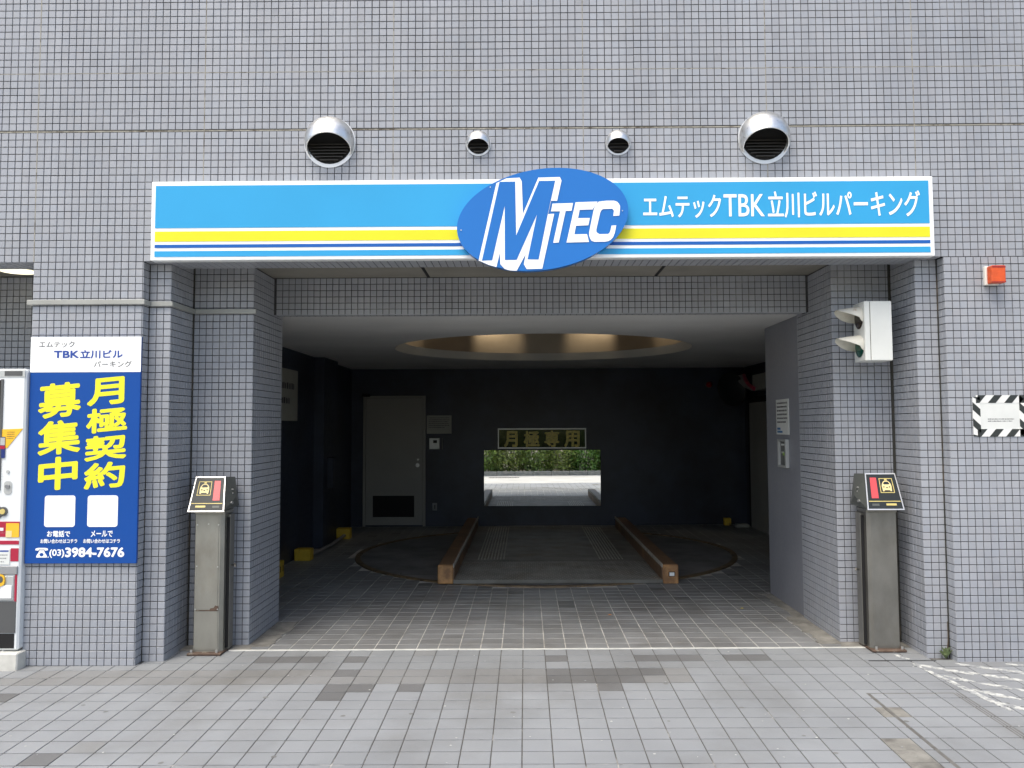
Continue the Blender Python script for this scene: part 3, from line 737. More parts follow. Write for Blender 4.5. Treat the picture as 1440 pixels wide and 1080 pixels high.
# ------------------------------------------------------------------ orange beacon, hazard notice
bc = thing('warning_light', 'small orange box light with white base on right hand wall', 'light', (6.47, 0, 2.49))
B('base', m_cwhite, bc, (6.425, 6.515, -.030, -.0005, 2.492, 2.618), b=.003)
q = MB(); q.bbox(6.434, 6.527, -.095, -.0305, 2.497, 2.614, .006); q.build('lens', m_orange, bc)
B('lens_edge', m_orangedk, bc, (6.436, 6.525, -.0965, -.094, 2.5985, 2.610), (6.436, 6.525, -.0965, -.094, 2.499, 2.506))
hn = thing('hazard_notice', 'white notice framed by black and white striped tape on right wall', 'notice', (6.52, 0, 1.48))
B('sheet', m_paper, hn, (6.37, 6.67, -.003, -.0005, 1.51, 1.73))
def tape(x0, x1, z0, z1, vert, lean):
    t = MB(); t.box(x0, x1, -.0045, -.0032, z0, z1); tp = t.build('tape', m_tapew, hn)
    q = MB(); step = .108; w = .052; L = (z1-z0) if vert else (x1-x0); W = (x1-x0) if vert else (z1-z0); s = -.06 + (.02 if vert else .03)
    while s < L+.05:
        if vert: pts = [(x0, s), (x0, s+w), (x1, s+w+lean*W), (x1, s+lean*W)]; pts = [(a, z0+b) for a, b in pts]
        else: pts = [(x0+s, z0), (x0+s+w, z0), (x0+s+w+lean*W, z1), (x0+s+lean*W, z1)]
        pts = [(min(max(a, x0), x1), min(max(b, z0), z1)) for a, b in pts]
        if max(p[0] for p in pts)-min(p[0] for p in pts) > .004 and max(p[1] for p in pts)-min(p[1] for p in pts) > .004:
            q.prism(pts, -.0052, -.0046, 'y')
        s += step
    q.build('black_stripe', m_tapek, tp)
tape(6.345, 6.72, 1.705, 1.757, False, .85); tape(6.350, 6.72, 1.482, 1.532, False, .85)
tape(6.322, 6.372, 1.484, 1.745, True, -.95); tape(6.630, 6.684, 1.482, 1.757, True, -.95)
def dashes(name, parent, x0, x1, z0, z1, rows, y, m=m_ink, h=.4, gap=.25, xf=None, seed=1):
    r = random.Random(seed); q = MB(); rh = (z1-z0)/rows
    for k in range(rows):
        z = z1-(k+1)*rh; x = x0; end = x1-(r.random()*.3*(x1-x0) if k in (rows-1,) else r.random()*.06*(x1-x0))
        while x < end:
            w = rh*h*r.uniform(.5, 1.0)
            p = [(x, y, z+rh*.2), (min(x+w, end), y, z+rh*.2), (min(x+w, end), y, z+rh*(.2+h*r.uniform(.7, 1))), (x, y, z+rh*(.2+h*.9))]
            if xf: p = [xf(*a) for a in p]
            q.add(p, [(0,1,2,3)]); x += w+rh*gap*r.uniform(.4, 1)
    return q.build(name, m, parent)
dashes('print', hn, 6.42, 6.60, 1.578, 1.606, 2, -.0033, h=.5, gap=.3, seed=5)

# ------------------------------------------------------------------ sensor posts
def post(side, label, mm, sgn):
    """sgn=+1: left post (its side face looks right)"""
    cx = 1.135 if sgn > 0 else 5.812
    g = gz(cx, .3)
    t = thing('sensor_post', label, 'post', (cx, .33, g), 'stainless sensor posts flanking the entrance')
    def X(d): return cx+sgn*d
    def bx(a, b, *r): x0, x1 = sorted((X(a), X(b))); return (x0, x1, *r)
    B('base_plate', m_rust, t, bx(-.122, .112, .215, .46, g+.001, g+.016), b=.003)
    q = MB(); pts = [(X(-.093), .262), (X(.080), .262), (X(.103), .285), (X(.103), .43), (X(-.093), .43)]
    if sgn < 0: pts = pts[::-1]
    q.prism(pts, g+.0165, .958, 'z'); q.build('column', mm, t)
    B('back_channel', m_post2, t, bx(.104, .124, .34, .425, g+.0165, .95), b=.002)
    B('channel_groove', m_black, t, bx(.1045, .1200, .325, .3395, g+.03, .93))
    B('collar', mm, t, bx(-.098, .112, .255, .435, .9585, .982), b=.003)
    if sgn > 0:
        B('cover_plate', m_post, t, bx(-.080, .070, .2585, .2615, .30, .952), b=.001)
        B('lower_plate', m_post, t, bx(-.086, .073, .2590, .2615, g+.03, .292), b=.001)
        q = MB(); q.prism([(X(.015), .299), (X(.076), .299), (X(.076), .325), (X(.055), .330), (X(.045), .315), (X(.022), .310)], .2566, .2584, 'y'); q.build('rust_spot', m_rust, t)
        q = MB(); q.bbox(X(-.078), X(.072), .2568, .2590, .2925, .2985, .0004); q.build('rusty_seam', m_rust, t)
        for a, z in ((-.078, .885), (0, .89), (.070, .885), (-.078, .60), (.068, .595), (-.083, .305), (.072, .305)):
            s_ = MB(); s_.tube([(X(a), .2588, z), (X(a), .254, z)], .0045, 8); s_.build('bolt', m_alu, t)
        q = MB(); q.tube([(X(.118), .40, .58), (X(.15), .37, .60), (X(.155), .36, .58)], .006, 8); q.build('hook', m_post2, t)
    else:
        q = MB(); q.tube([(X(.118), .40, .54), (X(.15), .37, .56), (X(.155), .36, .545)], .006, 8); q.build('hook', m_post2, t)
    for a in (-.10, .075):
        s_ = MB(); s_.tube([(X(a), .242, g+.016), (X(a), .242, g+.034)], .009, 10); s_.build('anchor_nut', m_alu, t)
    # head: wedge with sloping front panel
    y0, y1, yb = .185, .300, .440
    zb, zt = .983, 1.213 if sgn > 0 else 1.222
    fl, fr, tl, tr = X(-.118), X(.128), X(-.108), X(.096)
    vs = [(fl, y0, zb), (fr, y0, zb), (X(.150), yb, zb+.02), (X(-.100), yb, zb+.02), (tl, y1, zt), (tr, y1, zt), (X(.118), yb, zt-.006), (X(-.095), yb, zt-.006), (X(.158), .345, 1.07)]
    fs = [(0, 4, 5, 1)[::-1], (0, 3, 7, 4)[::-1], (4, 7, 6, 5)[::-1], (3, 2, 6, 7)[::-1], (0, 1, 2, 3)[::-1], (1, 5, 8), (5, 6, 8), (6, 2, 8), (2, 1, 8)]
    if sgn < 0: fs = [f[::-1] for f in fs]
    q = MB(); q.add(vs, fs); q.build('head', m_head, t)
    def pan(u, v, off=.002):   # u 0..1 across from outer edge, v 0..1 upward
        a = Vector((fl, y0, zb)).lerp(Vector((fr, y0, zb)), u); b = Vector((tl, y1, zt)).lerp(Vector((tr, y1, zt)), u)
        n = Vector((0, -(zt-zb), (y1-y0))).normalized()
        p = a.lerp(b, v)+n*off
        return p
    def quad(name, m, pts, off, parent):
        q = MB(); v0 = [pan(u, v, off) for u, v in pts]; v1 = [pan(u, v, off-.0018) for u, v in pts]; n = len(pts)
        q.add(v0+v1, [tuple(range(n))]+[(i, i+n, (i+1) % n+n, (i+1) % n) for i in range(n)]); return q.build(name, m, parent)
    def R4(u0, u1, v0, v1): return [(u0, v0), (u1, v0), (u1, v1), (u0, v1)]
    pn = quad('panel', m_alu, R4(-.012, 1.012, -.01, 1.01), .003, t)
    quad('panel_face', m_panel, R4(.022, .978, .024, .976), .0042, pn)
    quad('red_bar', m_red, R4(.66, .865, .31, .88), .0056, pn)
    quad('gold_line', m_gold, R4(.045, .955, .215, .235), .0056, pn)
    quad('gold_print', m_gold, R4(.18, .47, .11, .165), .0056, pn)
    quad('grey_print', m_head, R4(.67, .87, .10, .16), .0056, pn)
    for (a, b, c_, d) in ((.145, .575, .455, .472), (.145, .575, .845, .862), (.145, .165, .472, .845), (.555, .575, .472, .845)):
        quad('icon_frame', m_gold, R4(a, b, c_, d), .0056, pn)
    car = [(.225, .50), (.265, .50), (.275, .53), (.445, .53), (.455, .50), (.495, .50), (.505, .58), (.515, .64), (.50, .70), (.46, .76), (.41, .79), (.31, .79), (.26, .76), (.22, .70), (.205, .64), (.215, .58)]
    quad('car_symbol', m_cream, car, .0056, pn)
    quad('car_window', m_panel, [(.28, .69), (.44, .69), (.46, .72), (.41, .765), (.31, .765), (.26, .72)], .0070, pn)
    for a in (.255, .43): quad('car_lamp', m_panel, R4(a, a+.045, .605, .63), .0070, pn)
    quad('car_grille', m_panel, R4(.335, .385, .585, .61), .0070, pn)
    quad('taxi_light', m_gold, R4(.32, .40, .80, .84), .0056, pn)
    for k, z in enumerate((1.125, 1.098, 1.072)):
        s_ = MB(); s_.tube([(X(.132), .33+.0*k, z), (X(.146), .325, z)], .0055, 8); s_.build('side_screw', m_alu, t)
    s_ = MB(); s_.tube([(X(.140), .29, 1.035), (X(.156), .285, 1.035)], .010, 10); s_.build('key_lock', m_alu, t)
    return t
post('l', 'weathered stainless sensor post standing by left pier, rust on its lower plate', m_post, 1)
post('r', 'plain dull stainless sensor post standing by right pier under the white signal', m_post2, -1)

# ------------------------------------------------------------------ vending machine at the left edge
vm = thing('vending_machine', 'white drinks vending machine with crimson stripes cut off at left edge', 'vending machine', (-.4, .2, .12))
VF = -.055
q = MB(); q.bbox(-.98, .006, VF, .43, .105, 1.960, .012); q.build('cabinet', m_plast, vm)
B('header_plate', m_vtrim, vm, (-.975, .000, VF-.004, VF+.001, 1.905, 1.95)); B('header_sign', m_vdark, vm, (-.137, -.018, VF-.006, VF-.0035, 1.912, 1.944))
B('display_window', m_vglass, vm, (-.93, -.150, VF-.004, VF+.001, 1.16, 1.885), b=.001)
B('window_frame', m_vdark, vm, (-.158, -.143, VF-.008, VF+.001, 1.15, 1.89))
q = MB(); q.prism([(-.150, 1.555), (-.004, 1.560), (-.106, 1.432), (-.150, 1.43)][::-1], VF-.004, VF+.001, 'y'); ar = q.build('yellow_arrow_label', m_vgold, vm)
dashes('label_print', ar, -.11, -.055, 1.49, 1.545, 4, VF-.0046, seed=9)
can = B('can_picture', m_vblue, vm, (-.172, -.118, VF-.0075, VF-.0045, 1.365, 1.505)); B('can_band', m_vred, can, (-.1715, -.1185, VF-.0085, VF-.0076, 1.425, 1.447)); B('can_silver_panel', m_vtrim, can, (-.150, -.119, VF-.0083, VF-.0076, 1.45, 1.50))
s_ = MB(); s_.tube([(-.095, VF, 1.275), (-.095, VF-.008, 1.275)], .010, 14); s_.build('lock_cylinder', m_vtrim, vm)
q = MB(); q.prism(rrect(-.118, -.066, 1.125, 1.212, .02), VF-.004, VF+.001, 'y'); kl = q.build('lock_plate', m_vtrim, vm)
s_ = MB(); s_.tube([(-.092, VF-.004, 1.178), (-.092, VF-.016, 1.175)], .014, 14); s_.build('lock_knob', m_vgrey, kl)
s_ = MB(); s_.tube([(-.165, VF, 1.006), (-.165, VF-.006, 1.006)], .045, 20); s_.tube([(-.118, VF, 1.012), (-.118, VF-.010, 1.012)], .030, 20); dk = s_.build('coin_selector', m_vdark, vm)
s_ = MB(); s_.tube([(-.118, VF-.010, 1.012), (-.118, VF-.016, 1.012)], .018, 20); s_.build('coin_ring', m_gold, dk)
B('crimson_band', m_vred, vm, (-.97, -.006, VF-.003, VF+.001, .872, .945), (-.97, -.006, VF-.003, VF+.001, .845, .870), (-.97, -.008, VF-.003, VF+.001, .795, .820), (-.06, -.008, VF-.003, VF+.001, .685, .77))
B('white_band', m_plast, vm, (-.97, -.112, VF-.005, VF-.0031, .885, .905))
yl = B('yellow_label', m_vgold, vm, (-.095, -.008, VF-.005, VF-.0031, .842, .935)); B('cream_label', m_cream, yl, (-.095, -.055, VF-.0065, VF-.0051, .843, .885))
nl = B('white_info_label', m_paper, vm, (-.97, -.064, VF-.005, VF+.001, .665, .765)); B('blue_flash', m_navyink, nl, (-.13, -.072, VF-.006, VF-.0051, .748, .757))
dashes('label_print', nl, -.18, -.075, .675, .74, 3, VF-.0058, m_vgrey, seed=3)
B('grey_lip', m_vgrey, vm, (-.97, -.008, VF-.012, VF+.001, .60, .655), b=.004)
sil = B('silver_frame', m_vtrim, vm, (-.97, -.030, VF-.008, VF+.001, .43, .59), b=.003)
B('white_flap', m_white, sil, (-.115, -.040, VF-.014, VF-.0081, .445, .53), (-.30, -.125, VF-.014, VF-.0081, .445, .53), b=.002)
q = MB(); pts = rrect(-.22, -.085, .525, .60, .028); q.prism(pts, VF-.020, VF-.009, 'y'); oc = q.build('orange_cup_frame', m_vgold, sil)
q = MB(); q.prism(rrect(-.21, -.095, .548, .592, .02), VF-.022, VF-.0201, 'y'); q.build('cup_window', m_vdark, oc)
B('crimson_side', m_vred, vm, (-.026, -.012, VF-.004, VF+.001, .42, .60))
B('dark_lower_panel', m_vdark, vm, (-.97, -.014, VF-.006, VF+.001, .22, .425)); B('black_kick', m_black, vm, (-.97, -.02, VF-.003, VF+.001, .12, .215))
B('white_tag', m_plast, vm, (-.25, -.125, VF-.009, VF-.0061, .285, .305), (-.25, -.125, VF-.009, VF-.0061, .312, .33))
for x in (-.75, -.10):
    s_ = MB(); s_.tube([(x, VF+.02, .13), (x, VF+.02, .104), (x, VF+.02, .098)], [.008, .008, .018], 10); s_.build('levelling_foot', m_alu, vm)
pb = thing('plinth_block', 'white concrete block under the vending machine', 'block', (-.25, -.03, 0), None)
g = gz(-.2, -.1)
B('body', m_plinth, pb, (-1.0, .028, -.098, .40, g-.01, .098), b=.008); B('slot', m_sealdark, pb, (-.24, -.135, -.1005, -.0985, .03, .055))
dl = thing('recessed_downlight', 'lit round downlight in the dark soffit above the vending machine', 'light', (-.37, .585, 2.74))
q = MB(); q.prism(ell(-.455, .585, .155, .155, 40), 2.738, 2.7475, 'z'); q.build('trim_ring', m_vtrim, dl)
q = MB(); q.prism(ell(-.455, .585, .125, .125, 40), 2.735, 2.7375, 'z'); q.build('diffuser', m_glow, dl)

# ------------------------------------------------------------------ garage interior things
# steel door in the back wall
dx0, dx1 = .805, 1.765; yb = YB
B('door_frame', m_door, gw, (dx0-.012, dx0+.028, yb-.035, yb-.0005, .0, 2.045), (dx1-.028, dx1+.012, yb-.035, yb-.0005, .0, 2.045), (dx0+.0285, dx1-.0285, yb-.035, yb-.0005, 2.012, 2.045), b=.003)
B('steel_door', m_door, gw, (dx0+.032, dx1-.032, yb-.020, yb-.0008, .02, 2.008), b=.003)
q = MB()
for k in range(9): z = .155+k*.035; q.box(.962, 1.588, yb-.026, yb-.0205, z, z+.012)
q.box(.950, 1.600, yb-.0225, yb-.0202, .146, .477); q.build('door_louvre', m_black, gw)
s_ = MB(); s_.tube([(1.657, yb-.02, .955), (1.657, yb-.05, .955), (1.657, yb-.075, .955)], [.02, .015, .032], 16); s_.tube([(1.657, yb-.02, 1.04), (1.657, yb-.026, 1.04)], .014, 12); s_.build('door_knob', m_alu, gw)
q = MB(); q.bbox(.78, .90, yb-.09, yb-.036, 2.03, 2.07, .004); q.build('door_closer', m_black, gw)
mi = thing('wall_mirror', 'large rectangular driving mirror on the back wall facing the pallet', 'mirror', (3.6, yb, .3))
q = MB(); q.bbox(2.690, 4.527, yb-.016, yb-.0005, .309, 1.187, .003); q.build('backing', m_black, mi)
q = MB(); tl_ = -.0009
q.add([(2.696, yb-.0175, .313), (4.521, yb-.0175, .313), (4.521, yb-.0175+tl_, 1.183), (2.696, yb-.0175+tl_, 1.183)], [(0,1,2,3)]); q.build('glass', m_mirror, mi)
ms = thing('monthly_parking_sign', 'glossy black sign with four faded yellow characters above the mirror', 'sign', (3.6, yb, 1.2))
B('frame', m_vtrim, ms, (2.914, 4.300, yb-.022, yb-.0005, 1.207, 1.226), (2.914, 4.300, yb-.022, yb-.0005, 1.505, 1.524), (2.914, 2.930, yb-.022, yb-.0005, 1.2265, 1.5045), (4.284, 4.300, yb-.022, yb-.0005, 1.2265, 1.5045))
B('face', m_glossblk, ms, (2.931, 4.283, yb-.016, yb-.0008, 1.227, 1.504))
for ch, bx in (('月', (3.02, 3.215, 1.24, 1.475)), ('極', (3.33, 3.56, 1.24, 1.475)), ('専', (3.655, 3.87, 1.24, 1.475)), ('用', (3.965, 4.19, 1.24, 1.475))):
    text(ch, bx, yb-.0175, m_signyel, ms, bold=.07)
def notice(name, label, box, y, rows, m, seed, axis='y', cat='notice'):
    x0, x1, z0, z1 = box; t = thing(name, label, cat, ((x0+x1)/2, y, z0) if axis == 'y' else (y, (x0+x1)/2, z0))
    if axis == 'y':
        B('sheet', m, t, (x0, x1, y-.005, y-.0005, z0, z1)); dashes('print', t, x0+.03, x1-.03, z0+(z1-z0)*.3, z1-.02, rows, y-.0056, seed=seed)
    return t
notice('paper_notice', 'grey paper notice with lines of text beside the steel door', (1.793, 2.183, 1.446, 1.733), yb, 6, m_gpaper, 4)
ic = thing('switch_box', 'small grey control box under the paper notice by the steel door', 'switch', (1.92, yb, 1.2))
B('case', m_vtrim, ic, (1.838, 2.00, yb-.06, yb-.0005, 1.202, 1.375), b=.004); B('display', m_black, ic, (1.90, 1.96, yb-.062, yb-.0605, 1.30, 1.345)); B('cover', m_vdark, ic, (2.03, 2.045, yb-.03, yb-.0005, 1.20, 1.375))
s_ = MB(); s_.tube([(1.895, yb-.06, 1.285), (1.895, yb-.068, 1.285)], .01, 10); s_.build('button', m_alu, ic)
ws = thing('wall_socket', 'small grey wall socket low on the back wall right of the door', 'socket', (1.92, yb, .25))
B('plate', m_vgrey, ws, (1.885, 1.957, yb-.008, yb-.0005, .245, .362), b=.002); B('insert', m_vdark, ws, (1.908, 1.934, yb-.0095, yb-.0082, .27, .335))
# notice on the left garage wall
ln = thing('wall_notice', 'tall pale notice with dark handwriting on the left garage wall', 'notice', (WL, 4.1, 1.63))
B('sheet', m_gpaper, ln, (WL+.0005, WL+.006, 3.5, 4.52, 1.635, 2.232))
for zz, s1 in ((2.03, 21), (1.86, 22)):
    dashes('print', ln, 3.6, 4.40, zz-.05, zz+.06, 1, 0, xf=lambda x, y, z: (WL+.0068, x, z), h=.7, gap=.3, seed=s1)
# notice and key switch on the grey wing wall
WX = 5.598
wn = thing('instruction_notice', 'white instruction notice with small blue logo on the grey wing wall', 'notice', (WX, 1.8, 1.48))
B('sheet', m_paper, wn, (WX-.005, WX-.0005, 1.60, 1.96, 1.480, 1.788))
dashes('print', wn, -1.93, -1.63, 1.575, 1.775, 6, 0, xf=lambda x, y, z: (WX-.0057, -x, z), seed=8, h=.5)
B('blue_logo', m_blabel, wn, (WX-.0062, WX-.0052, 1.84, 1.93, 1.522, 1.540), (WX-.0062, WX-.0052, 1.78, 1.93, 1.495, 1.512))
ks = thing('key_switch', 'open fronted key switch box with green light on the grey wing wall', 'switch', (WX, 1.73, 1.19))
B('frame', m_vtrim, ks, (WX-.03, WX-.0005, 1.62, 1.655, 1.195, 1.440), (WX-.03, WX-.0005, 1.83, 1.865, 1.195, 1.440), (WX-.03, WX-.0005, 1.6555, 1.8295, 1.195, 1.215), (WX-.03, WX-.0005, 1.6555, 1.8295, 1.42, 1.44), b=.002)
B('panel', m_vdark, ks, (WX-.012, WX-.0006, 1.6555, 1.8295, 1.2155, 1.4195)); B('white_plate', m_paper, ks, (WX-.014, WX-.0125, 1.67, 1.80, 1.385, 1.400)); B('green_light', m_glight, ks, (WX-.016, WX-.0125, 1.70, 1.75, 1.30, 1.325))
B('key', m_alu, ks, (WX-.028, WX-.0125, 1.735, 1.75, 1.318, 1.335))
# lift door in the right wall
B('lift_door_surround', m_black, gr, (WR-.02, WR-.0005, 5.75, 7.50, .02, 1.99)); 
B('lift_door', m_lift, gr, (WR-.030, WR-.0205, 6.26, 6.815, .02, 1.90), (WR-.030, WR-.0205, 6.82, 7.38, .02, 1.90), b=.002)
# white duct box and hoses above the lift door
wb = thing('duct_box', 'pale duct box with grey and pink hoses above the lift door', 'box', (WR-.1, 6.3, 2.05))
B('case', m_gpaper, wb, (WR-.18, WR-.0005, 5.2, 6.6, 2.06, 2.28), b=.004)
for k, (m_, o_) in enumerate(((m_ghose, 0), (m_ghose, .06), (m_magenta, .11))):
    s_ = MB(); s_.tube([(WR-.2, 7.3-o_*3, 2.30), (WR-.23, 7.1-o_*3, 2.22), (WR-.22, 6.85-o_*2, 2.14), (WR-.20, 6.55-o_, 2.08)], .028, 8); s_.build('hose', m_, wb)
cm = thing('convex_mirror', 'black rimmed round convex mirror hanging in the dark right hand corner', 'mirror', (6.45, 7.3, 2.0))
q = MB()
for k, rr in ((0, .25),):
    cc = Vector((6.48, 7.25, 2.10)); ax = Vector((-.75, -.6, -.2)).normalized(); e1 = ax.cross(Vector((0, 0, 1))).normalized(); e2 = ax.cross(e1)
    vs = [cc+ax*.06]
    for i in range(1, 7):
        for s2 in range(28): a = 2*math.pi*s2/28; vs.append(cc+ax*(.06*(1-(i/6)**2))+(e1*math.cos(a)+e2*math.sin(a))*rr*i/6)
    fs = [(0, 1+(s2+1) % 28, 1+s2) for s2 in range(28)]+[(1+(i-1)*28+s2, 1+(i-1)*28+(s2+1) % 28, 1+i*28+(s2+1) % 28, 1+i*28+s2) for i in range(1, 6) for s2 in range(28)]
    q.add(vs, fs, None, True)
q.build('dome', m_panel, cm)
s_ = MB(); s_.tube([cc+(e1*math.cos(2*math.pi*k/28)+e2*math.sin(2*math.pi*k/28))*.25 for k in range(29)], .012, 8, cap=False); s_.build('rim', m_slat, cm)
s_ = MB(); s_.tube([cc-ax*.0, cc-ax*.12, (WR-.001, 7.5, 2.2)], .012, 8); s_.build('arm', m_slat, cm)
al = thing('alarm_lamp', 'small dark red alarm lamp high on the back wall', 'light', (6.24, yb, 2.15))
s_ = MB(); s_.tube([(6.24, yb-.0005, 2.20), (6.24, yb-.05, 2.20), (6.24, yb-.09, 2.20), (6.24, yb-.10, 2.20)], [.045, .045, .035, .005], 16); s_.build('lens', m_flamp, al)
s_ = MB(); s_.tube([(6.24, yb-.0005, 2.20), (6.24, yb-.015, 2.20)], .055, 16); s_.build('base', m_vdark, al)
# yellow sensor blocks near the floor
def block(x, y, z, w, d, h, lab, holes=False):
    t = thing('yellow_block', lab, 'sensor', (x, y, z), 'yellow sensor blocks along the garage walls')
    B('housing', m_yguard, t, (x-w/2, x+w/2, y-d/2, y+d/2, z, z+h), b=.006)
    if holes:
        q = MB()
        for dy in (-.05, .04): q.box(x+w/2+.0003, x+w/2+.002, y+dy, y+dy+.018, z+.06, z+.12)
        for dx in (-.03, .03): q.box(x+dx-.008, x+dx+.008, y-d/2-.002, y-d/2-.0003, z+.07, z+.13)
        q.build('lens_hole', m_black, t)
    return t
block(.70, 3.25, gz(.7, 3), .20, .18, .17, 'yellow sensor block with two dark holes, half hidden by the left jamb', True)
block(.73, 4.42, gz(.7, 3), .19, .16, .135, 'yellow sensor block at the near end of the floor pipe by the left wall')
block(.80, 6.32, gz(.7, 3), .19, .14, .15, 'yellow sensor block at the far end of the floor pipe by the left wall')
block(6.42, 7.45, gz(6.4, 3)+.02, .10, .10, .11, 'small yellow sensor block in the dark right hand back corner')
fp = MB(); fp.tube([(.80, 4.51, .05), (.84, 5.4, .045), (.82, 6.24, .05)], .022, 8); tag(fp.build('floor_pipe', m_pipe), 'thin grey pipe along the floor between two yellow blocks', 'pipe')
fp = MB(); fp.bbox(6.52, 6.72, 7.30, 7.42, gz(6.6, 3), .07, .01); tag(fp.build('white_stopper', m_gpaper), 'pale low stopper on the floor beside the lift door', 'stopper')

# turntable
tt = thing('car_turntable', 'round steel car turntable set flush in the garage floor', 'turntable', (TX, TY, gz(TX, TY)))
g = gz(TX, TY)
q = MB(); n = 96; q.add([(TX+(TR-.06)*math.cos(2*math.pi*k/n), TY+(TR-.06)*math.sin(2*math.pi*k/n), gz(TX+(TR-.06)*math.cos(2*math.pi*k/n), TY)+.001) for k in range(n)], [tuple(range(n))]); q.build('disc', m_turn, tt)
q = MB(); pf = [(TR-.062, .0015), (TR-.06, .012), (TR, .012), (TR+.004, -.004)]
vs = [(TX+r*math.cos(2*math.pi*k/n), TY+r*math.sin(2*math.pi*k/n), gz(TX+r*math.cos(2*math.pi*k/n), TY)+z) for r, z in pf for k in range(n)]
q.add(vs, [(j*n+k, j*n+(k+1) % n, (j+1)*n+(k+1) % n, (j+1)*n+k)[::-1] for j in range(3) for k in range(n)]); q.build('edge_ring', m_ring, tt)
B('joint', m_black, tt, (2.02, 2.40, 3.36, 3.368, g+.0012, g+.002), (4.9, 5.3, 3.34, 3.35, g+.004, g+.0055), (2.02, 2.026, 3.36, 3.45, g+.0012, g+.002))

# pallet
pt = thing('car_pallet', 'steel car pallet with orange side rails lying on the turntable', 'pallet', (3.66, 5, .015))
px0, px1, py0, py1 = 2.476, 4.842, 2.78, 7.12
z0 = .018
B('deck', m_deck, pt, (px0+.155, px1-.155, py0, py1, z0+.012, z0+.035), b=.003)
B('front_lip', m_post2, pt, (px0+.155, px1-.155, py0-.006, py0-.0005, z0, z0+.036))
B('under_frame', m_black, pt, (px0+.1, px1-.1, py0+.06, py1-.05, .010, z0+.0115))
for x0, x1, sgn in ((px0, px0+.15, 1), (px1-.15, px1, -1)):
    B('rail_end_cap', m_rail, pt, (x0-.0005, x1+.0005, py0-.006, py0+.05, z0-.0045, z0+.1785), b=.008)
    r_ = B('side_rail', m_raildk, pt, (x0, x1, py0+.051, py1, z0-.004, z0+.178), b=.012)
    xi = x1 if sgn > 0 else x0
    B('rail_edge', m_rib, r_, (min(xi, xi+sgn*.008)+.0005*sgn, max(xi, xi+sgn*.008)+.0005*sgn, py0+.02, py1+.12 if sgn > 0 else py1+.10, z0+.150, z0+.186))
    B('rail_web', m_raildk, r_, (min(xi+sgn*.001, xi+sgn*.012), max(xi+sgn*.001, xi+sgn*.012), py0+.012, py1, z0+.0355, z0+.149))
q = MB(); x = 2.80
while x < 3.11: q.bbox(x, x+.014, 4.06, py1-.02, z0+.0352, z0+.041, .002); x += .036
q.build('wheel_track_rib', m_rib, pt)
q = MB(); x = 4.18
while x < 4.46: q.bbox(x, x+.014, 4.06, py1-.02, z0+.0352, z0+.041, .002); x += .036
q.build('wheel_track_rib', m_rib, pt)
B('deck_joint', m_black, pt, (px0+.2, px1-.6, 3.95, 3.958, z0+.0352, z0+.0362))
q = MB(); q.bbox(4.752, 4.800, py0-.020, py0-.0105, z0+.073, z0+.107, .002); q.build('white_tag', m_white, pt)
q = MB(); q.box(4.745, 4.807, py0-.010, py0-.0062, z0+.067, z0+.113); q.build('tag_holder', m_black, pt)
# worn chequer studs on the front plate
q = MB(); r = random.Random(3)
for i in range(46):
    for j in range(26):
        x = px0+.19+i*.0435+(.0218 if j % 2 else 0); y = py0+.03+j*.0435
        if y > 3.93 or x > px1-.19: continue
        a = math.radians(45 if (i+j) % 2 else -45); dx, dy = math.cos(a)*.013, math.sin(a)*.013; nx, ny = -dy*.3, dx*.3
        q.add([(x-dx, y-dy, z0+.0351), (x+nx, y+ny, z0+.0351), (x+dx, y+dy, z0+.0351), (x-nx, y-ny, z0+.0351), (x, y, z0+.0378)], [(0,4,1)[::-1], (1,4,2)[::-1], (2,4,3)[::-1], (3,4,0)[::-1]])
q.build('chequer_stud', m_rib, pt, 'stuff')

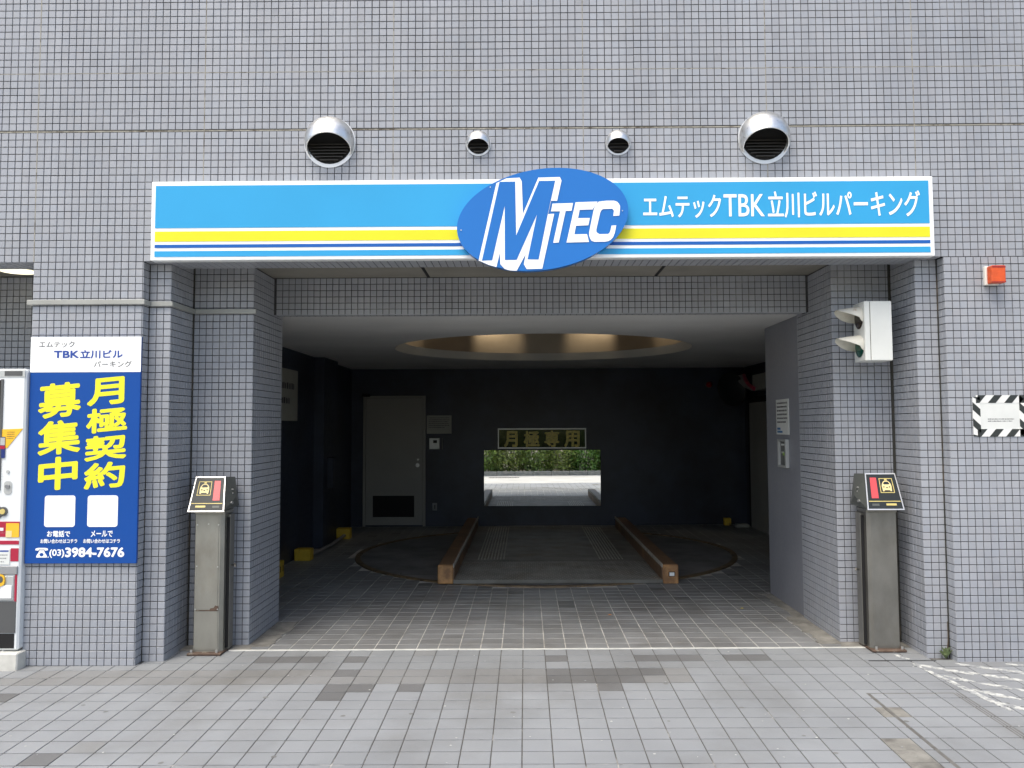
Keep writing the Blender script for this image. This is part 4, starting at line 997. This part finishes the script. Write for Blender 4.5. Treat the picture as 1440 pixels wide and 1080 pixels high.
# warm lamps hidden in the round cove
for k, (a, e) in enumerate(((110, 6.5), (66, 6.5), (18, 5), (166, 5))):
    a = math.radians(a); lx, ly = HX+(HR-.30)*math.cos(a), HY+(HR-.30)*math.sin(a)
    lt = thing('cove_lamp', 'warm lamp hidden inside the round ceiling cove', 'lamp', (lx, ly, ZC+.60), 'lamps inside the round ceiling cove')
    s_ = MB(); s_.tube([(lx, ly, hz_ if False else ZC+.6495), (lx, ly, ZC+.60), (lx, ly, ZC+.57)], [.05, .05, .03], 14); s_.build('lamp_body', m_alu, lt)
    ld = bpy.data.lights.new('lamp_light', 'SPOT'); ld.energy = e; ld.color = (1, .80, .55); ld.shadow_soft_size = .03; ld.spot_size = math.radians(110); ld.spot_blend = .5
    lo = bpy.data.objects.new('lamp_light', ld); COL.objects.link(lo); lo.parent = lt; lo.location = (0, 0, -.05)
    v = Vector((math.cos(a), math.sin(a), -.45)); lo.rotation_euler = v.to_track_quat('-Z', 'Y').to_euler()

# ------------------------------------------------------------------ small growth and litter
wd_ = thing('weed', 'small green weed growing in the corner at the foot of the right pier', 'plant', (6.13, .06, gz(6.1, .05)))
q = MB(); g = gz(6.1, .05)
for k in range(16):
    a = random.uniform(math.pi*.9, math.pi*2.1); L = random.uniform(.015, .05); up = random.uniform(.02, .09)
    b0 = Vector((6.125, .07, g)); tip = b0+Vector((math.cos(a)*L, math.sin(a)*L*.8, up)); mid = (b0+tip)/2+Vector((0, 0, .02)); s = Vector((-math.sin(a), math.cos(a), 0))*.014
    q.add([b0, mid-s, tip, mid+s], [(0,1,2,3)])
q.build('leaves', m_green, wd_)
s_ = MB(); s_.tube([(6.142, .09, g), (6.15, .085, g+.12), (6.152, .09, g+.24)], [.005, .003, .002], 6); s_.build('stem', m_twig, wd_)
for (x, y, m_, lab) in ((5.17, 1.62, m_lyel, 'yellow fallen leaf on the garage floor to the right'), (4.03, 1.40, m_lor, 'tiny orange fallen leaf on the garage floor before the pallet')):
    g = gz(x, y); q = MB(); q.add([(x-.018, y, g+.002), (x, y-.012, g+.006), (x+.02, y+.004, g+.003), (x+.002, y+.014, g+.008)], [(0,1,2,3)]); tag(q.build('fallen_leaf', m_), lab, 'leaf', 'fallen leaves on the garage floor')
